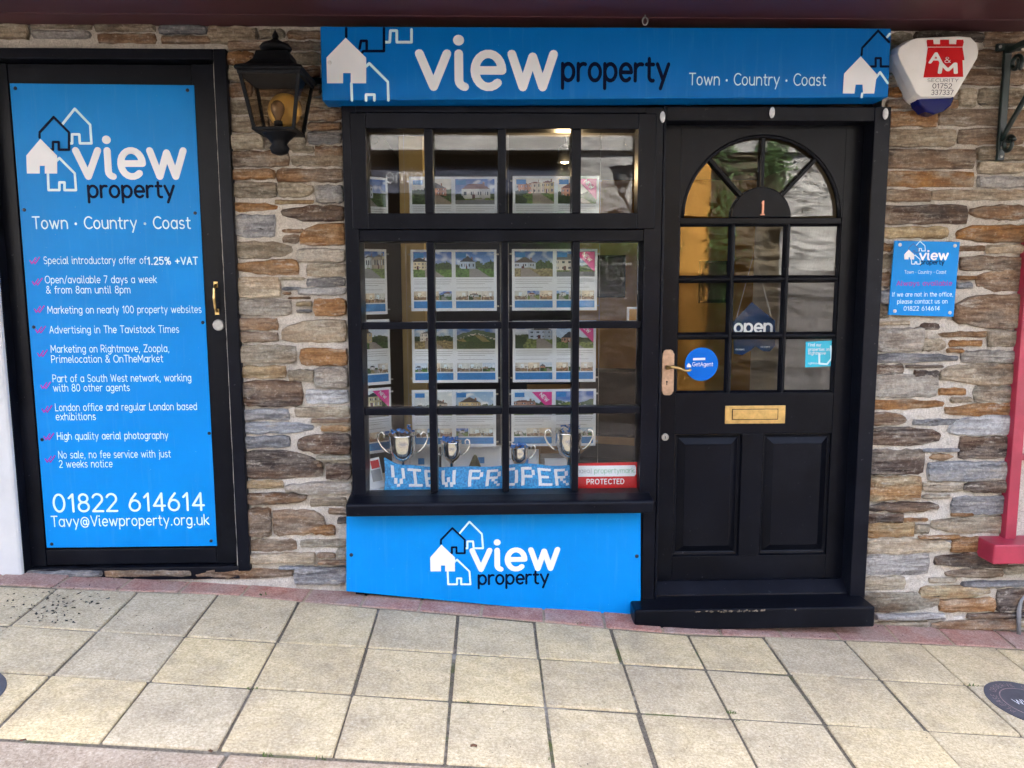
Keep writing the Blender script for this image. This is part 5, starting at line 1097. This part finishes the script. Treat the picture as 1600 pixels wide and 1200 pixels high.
# ceiling spotlight (lit)
sp = at(884, 244, .55); t = empty('ceiling_spotlight', (sp.x, .55, sp.z), 'small black ceiling spotlight glowing behind the top lights', 'spotlight')
MB().tube([(sp.x, .55, 2.36), (sp.x, .55, sp.z+.03)], .008, 8).build('stem', M['iron'], t)
MB().lathe([(.02, .05), (.032, .03), (.036, -.03), (.033, -.032), (.028, .02)], (sp.x-.005, .55, sp.z), 18).build('lamp_head', M['iron'], t, smooth=True)
me_, tt, P, N, L = nodes('lit_bulb'); P.inputs['Emission Color'].default_value = (1, .72, .38, 1); P.inputs['Emission Strength'].default_value = 6; me_.cycles.emission_sampling = 'NONE'
MB().lathe([(.002, -.034), (.016, -.03), (.018, -.018), (.01, -.01)], (sp.x-.005, .55, sp.z), 14).build('bulb', me_, t, smooth=True)
lt = bpy.data.lights.new('spot_glow', 'POINT'); lt.energy = .55; lt.color = (1, .70, .36); lt.shadow_soft_size = .04
lo = bpy.data.objects.new('spot_glow', lt); C.objects.link(lo); lo.location = (sp.x-.005, .50, sp.z-.09)

# ================================================================== FLOOR STICKERS, LITTER
def floor_sticker(cx, cy, r, label, full):
    def gp(x, y, h=.0): return (x, y, gz(x, y)+.004+h)
    v = [gp(cx, cy)]+[gp(cx+r*math.cos(a_), cy+r*math.sin(a_)) for a_ in [i*2*math.pi/48 for i in range(48)]]
    v2 = [(a_, b_, c_-.004) for a_, b_, c_ in v[1:]]
    f = [(0, 1+i, 1+(i+1) % 48) for i in range(48)]+[(1+i, 49+i, 49+(i+1) % 48, 1+(i+1) % 48) for i in range(48)]
    o = MB().add(v+v2, f).build('floor_sticker', M['sticker']); tag(o, label, 'floor sticker')
    for wd, rr, nm in ((.004, .66, 'ring'),):
        pts = [(rr*r*math.cos(i*2*math.pi/60), rr*r*math.sin(i*2*math.pi/60)) for i in range(61)]; mb = MB()
        for vv, ff_ in ribbon(pts, wd): mb.add([gp(cx+a_, cy+b_, .0006) for a_, b_ in vv], fix(vv, ff_))
        mb.build(nm, M['stickertxt'], o)
    s_ = 'PLEASE OBSERVE SOCIAL DISTANCING'; n = len(s_); mb = MB()
    for i, ch in enumerate(s_):
        if ch == ' ': continue
        an = R_(212-(i+.5)*(300/n)); rs, wd = glyphs(ch, .7); k = r*.13/7.2
        for j, (vv, ff_) in enumerate(rs):
            q = []
            for a_, b_ in vv:
                lx, ly = (a_-wd/2)*k, b_*k+.74*r; ca, sa = math.cos(an-math.pi/2), math.sin(an-math.pi/2); q.append(gp(cx+lx*ca-ly*sa, cy+lx*sa+ly*ca, .0007+.00003*j))
            mb.add(q, fix(vv, ff_))
    mb.build('ring_lettering', M['stickertxt'], o)
    if full:
        rs, wd = glyphs('Where', .7); k = r*.8/wd; mb = MB()
        for j, (vv, ff_) in enumerate(rs): mb.add([gp(cx+(a_-wd/2)*k, cy+b_*k-.01, .0007+.00003*j) for a_, b_ in vv], fix(vv, ff_))
        mb.build('centre_lettering', M['white'], o)
def ghit(px, py):
    d = fw*FPX+rt*(px-800)+up*(600-py); t_ = (.12-.046*DIST-CAMH)/(d.z+.08*d.x-.046*d.y); return Vector((0, -DIST, CAMH))+d*t_
p = ghit(1537, 1092); floor_sticker(p.x+.165, p.y-.02, .15, 'dark round floor sticker with ring lettering at the right edge of the pavement', True)
p = ghit(19, 1092); floor_sticker(p.x-.19, p.y, .15, 'dark round floor sticker mostly cut off at the left edge of the pavement', False)
rd = random.Random(3); mb = MB()
def crumb(x, y, s):
    c0 = Vector((x, y, gz(x, y)+.001)); q = [c0+Vector((rd.uniform(-1, 1)*s, rd.uniform(-1, 1)*s, rd.uniform(-.2, .8)*s)) for _ in range(5)]
    mb.add(q, [(0,1,2),(0,2,3),(0,3,1),(1,2,4),(2,3,4),(3,1,4)])
for _ in range(150):
    p = ghit(rd.gauss(85, 45), rd.gauss(945, 16)); crumb(p.x, min(-.1, p.y), rd.uniform(.003, .009))
for _ in range(55):
    p = ghit(rd.uniform(150, 420), rd.uniform(935, 1000)); crumb(p.x, p.y, rd.uniform(.0015, .0045))
for _ in range(150): crumb(rd.uniform(-2.2, 2.3), rd.uniform(-1.3, -.12), rd.uniform(.0012, .0032))
for _ in range(120): x = rd.uniform(-2.0, 2.6); crumb(x, rd.uniform(-.035, -.012) if not .6 < x < 1.65 else rd.uniform(-.185, -.163), rd.uniform(.002, .005))
tag(mb.build('soil_crumbs', M['crumb']), 'dark soil crumbs scattered on the paving and along the wall foot', 'debris', kind='stuff')
mb = MB()
def tuft(px, py, n, s):
    c0 = ghit(px, py)
    for _ in range(n):
        a_ = rd.uniform(0, 6.28); b_ = c0+Vector((rd.uniform(-.02, .02)*s, rd.uniform(-.005, .005), .0)); b_.z = gz(b_.x, b_.y)-.003; e = b_+Vector((math.cos(a_)*.008*s, math.sin(a_)*.006*s, rd.uniform(.003, .012)*s)); w2 = Vector((-math.sin(a_), math.cos(a_), 0))*.0022*s
        mb.add([b_-w2, b_+w2, e+w2*.4, e-w2*.4], [(0,1,2,3)])
for q in ((412, 930, 14, 1.2), (905, 975, 18, 1.1), (1000, 968, 12, 1.2), (393, 1077, 12, 1), (1145, 1113, 14, 1), (735, 1097, 8, 1), (420, 1182, 14, 1), (500, 1186, 10, 1), (1520, 1072, 16, 1), (1150, 1127, 10, .8), (805, 941, 8, 1.3), (848, 1190, 8, 1)): tuft(*q)
tag(mb.build('weed_tufts', M['moss']), 'tiny green weeds and moss growing in the paving joints', 'weeds', kind='stuff')
for i, (px, py, s) in enumerate(((740, 1166, .012), (328, 1175, .010), (36, 1158, .011))):
    c0 = ghit(px, py); q = [c0+Vector((s*math.cos(a_)*rd.uniform(.6, 1.2), s*.7*math.sin(a_)*rd.uniform(.6, 1.2), rd.uniform(.001, .006))) for a_ in [k*.785 for k in range(8)]]; q.append(c0+Vector((0, 0, .007)))
    tag(MB().add(q, [(k, (k+1) % 8, 8) for k in range(8)]).build('dead_leaf', M['dry']), ['dry brown leaf scrap on the slab at the bottom centre', 'dry brown leaf scrap on the joint at the lower left', 'dry brown leaf scrap by the kerb in the bottom left corner'][i], 'leaf')

# ================================================================== THE OTHER SIDE OF THE STREET (seen in the glass)
YO = -7.2
def vx(px): return at(px, 400, -YO).x           # a reflection in the glass stands as far behind it as the thing in front
def vz(py): return at(800, py, -YO).z
ob = empty('opposite_building', (0, YO, -.4), 'white stone building across the street, seen reflected in the glass', 'building')
gz0 = -.9
def ow(name, m, x0, x1, z0, z1, y0=0, y1=-.4): return box(name, M[m] if isinstance(m, str) else m, ob, x0, x1, YO+y0, YO+y1, z0, z1, 0)
def rough_wall(name, x0, x1, z0, z1, m, amp=.03):
    nx, nz = max(3, int((x1-x0)/.06)), max(3, int((z1-z0)/.05)); v = []
    for k in range(nz+1):
        for i in range(nx+1):
            xx, zz_ = x0+(x1-x0)*i/nx, z0+(z1-z0)*k/nz; v.append((xx, YO+amp*noise.noise((xx*2.2, 7, zz_*6))+amp*.6*noise.noise((xx*6, 2, zz_*14)), zz_))
    return MB().add(v, [(k*(nx+1)+i+1, k*(nx+1)+i, (k+1)*(nx+1)+i, (k+1)*(nx+1)+i+1) for k in range(nz) for i in range(nx)]).build(name, m, ob)
M['whitestone'] = mat('painted_rubble', (.36,.365,.36), .9, var=.35, vs=3, bump=.8, bs=14)
M['mossy'] = mat('mossy_stone', (.085,.07,.045), .9, var=.5, vs=4, bump=.6, bs=10)
xA, xB = vx(400), vx(905); xC = vx(1058); xD = vx(1112); xE = vx(1224)
ow('shopfront_glass', 'gap', xA, xB, gz0, vz(300), -.35, -.4); ow('fascia', 'slateblue', xA, xB, vz(300), vz(258), -.1, -.4)
ow('painted_beam_shadow', 'tan', xA, xB, vz(257), vz(236), -.25, -.4); ow('white_beam', 'whitestone', xA-4, xB+6, vz(235), vz(206), .05, -.4)  # dark strip, its colour stands in for shadow under the white beam
rough_wall('upper_wall', -9, 9, vz(205), 6.2, mat('low_bounce_dark_wall', (.15,.15,.155), .8, var=.3, bump=.5, bs=12)); ow('core', 'whitestone', -9, 9, gz0, 6.2, -.42, -.6)  # unseen upper wall coloured dark to cut light bounced onto the shopfront
rough_wall('white_stone_wall', xB, xC, vz(500), vz(236), M['whitestone']); rough_wall('reflection_dimming_wall', xB, xC, gz0, vz(500), mat('reflection_dimming_brown', (.16,.13,.10), .9, var=.3, bump=.5, bs=12)); rough_wall('ochre_wall', xC, xD, gz0, vz(236), M['ochre'], .01); rough_wall('mossy_wall', xD, xE, gz0, vz(236), M['mossy'], .08)  # brown lower wall added to keep the reflection dark in the lower panes
rough_wall('white_stone_wall', xE, 9, gz0, vz(236), M['whitestone']); rough_wall('white_stone_wall', -9, xA, gz0, vz(236), M['whitestone'])
def otext(s, X0, X1, Z, h, Y):                   # faces the shop: reads rightly from the street, mirrored in the glass
    rs, wd = glyphs(s, .62); k = (X1-X0)/wd; mb = MB()
    for i, (v, f) in enumerate(rs): mb.add([(X1-a_*k, Y+.004+i*.0003, Z+b_*h/5) for a_, b_ in v], [q[::-1] for q in fix([(-a_, b_) for a_, b_ in v], f)])
    return mb.build('fascia_lettering', M['white'], ob)
otext('mime', vx(604), vx(668), vz(284), .135, YO-.1)
MB().tube([(xC+.0, YO+.08, gz0), (xC+.0, YO+.08, vz(236))], .05, 8).build('drainpipe', M['iron'], ob)
iv = MB(); rd = random.Random(5)
def ivy(cx, cz, rx, rz_, n):
    for _ in range(n):
        x, z = cx+rd.gauss(0, rx), cz+rd.gauss(0, rz_); c0 = Vector((x, YO+.06+rd.uniform(0, .15), z)); a_, b_ = rd.uniform(0, 6.28), rd.uniform(-.6, .6); u_ = Vector((math.cos(a_), b_*.5, math.sin(a_)))*.032; w2 = Vector((-math.sin(a_), -b_*.4, math.cos(a_)))*.023
        iv.add([c0-u_, c0+w2, c0+u_, c0-w2], [(0,1,2,3)])
ivy(vx(885), vz(400), .28, .35, 420); ivy(vx(960), vz(385), .28, .10, 260); ivy(vx(1130), vz(400), .10, .9, 700); ivy(vx(1205), vz(250), .12, .22, 260)
ivo = iv.build('ivy', M['leaf']); tag(ivo, 'ivy climbing the building across the street, seen reflected in the glass', 'ivy', kind='stuff')
def streetlamp():
    x, z = vx(962), vz(290); y = YO+.45; t = empty('street_lamp', (x, YO, z), 'grey bracket street lamp across the street, reflected in the top right pane', 'lamp'); G_ = M['lead']
    MB().lathe([(.02, -.16), (.05, -.12), (.05, -.05), (.09, .0), (.14, .18), (.19, .20), (.10, .26), (.05, .30), (.01, .33)], (x, y, z-.03), 6).build('lamp_head', G_, t)
    MB().tube([(x, y, z-.16), (x+.15, YO+.3, z-.35), (x+.4, YO, z-.45)], .02, 6).build('arm', G_, t)
streetlamp()
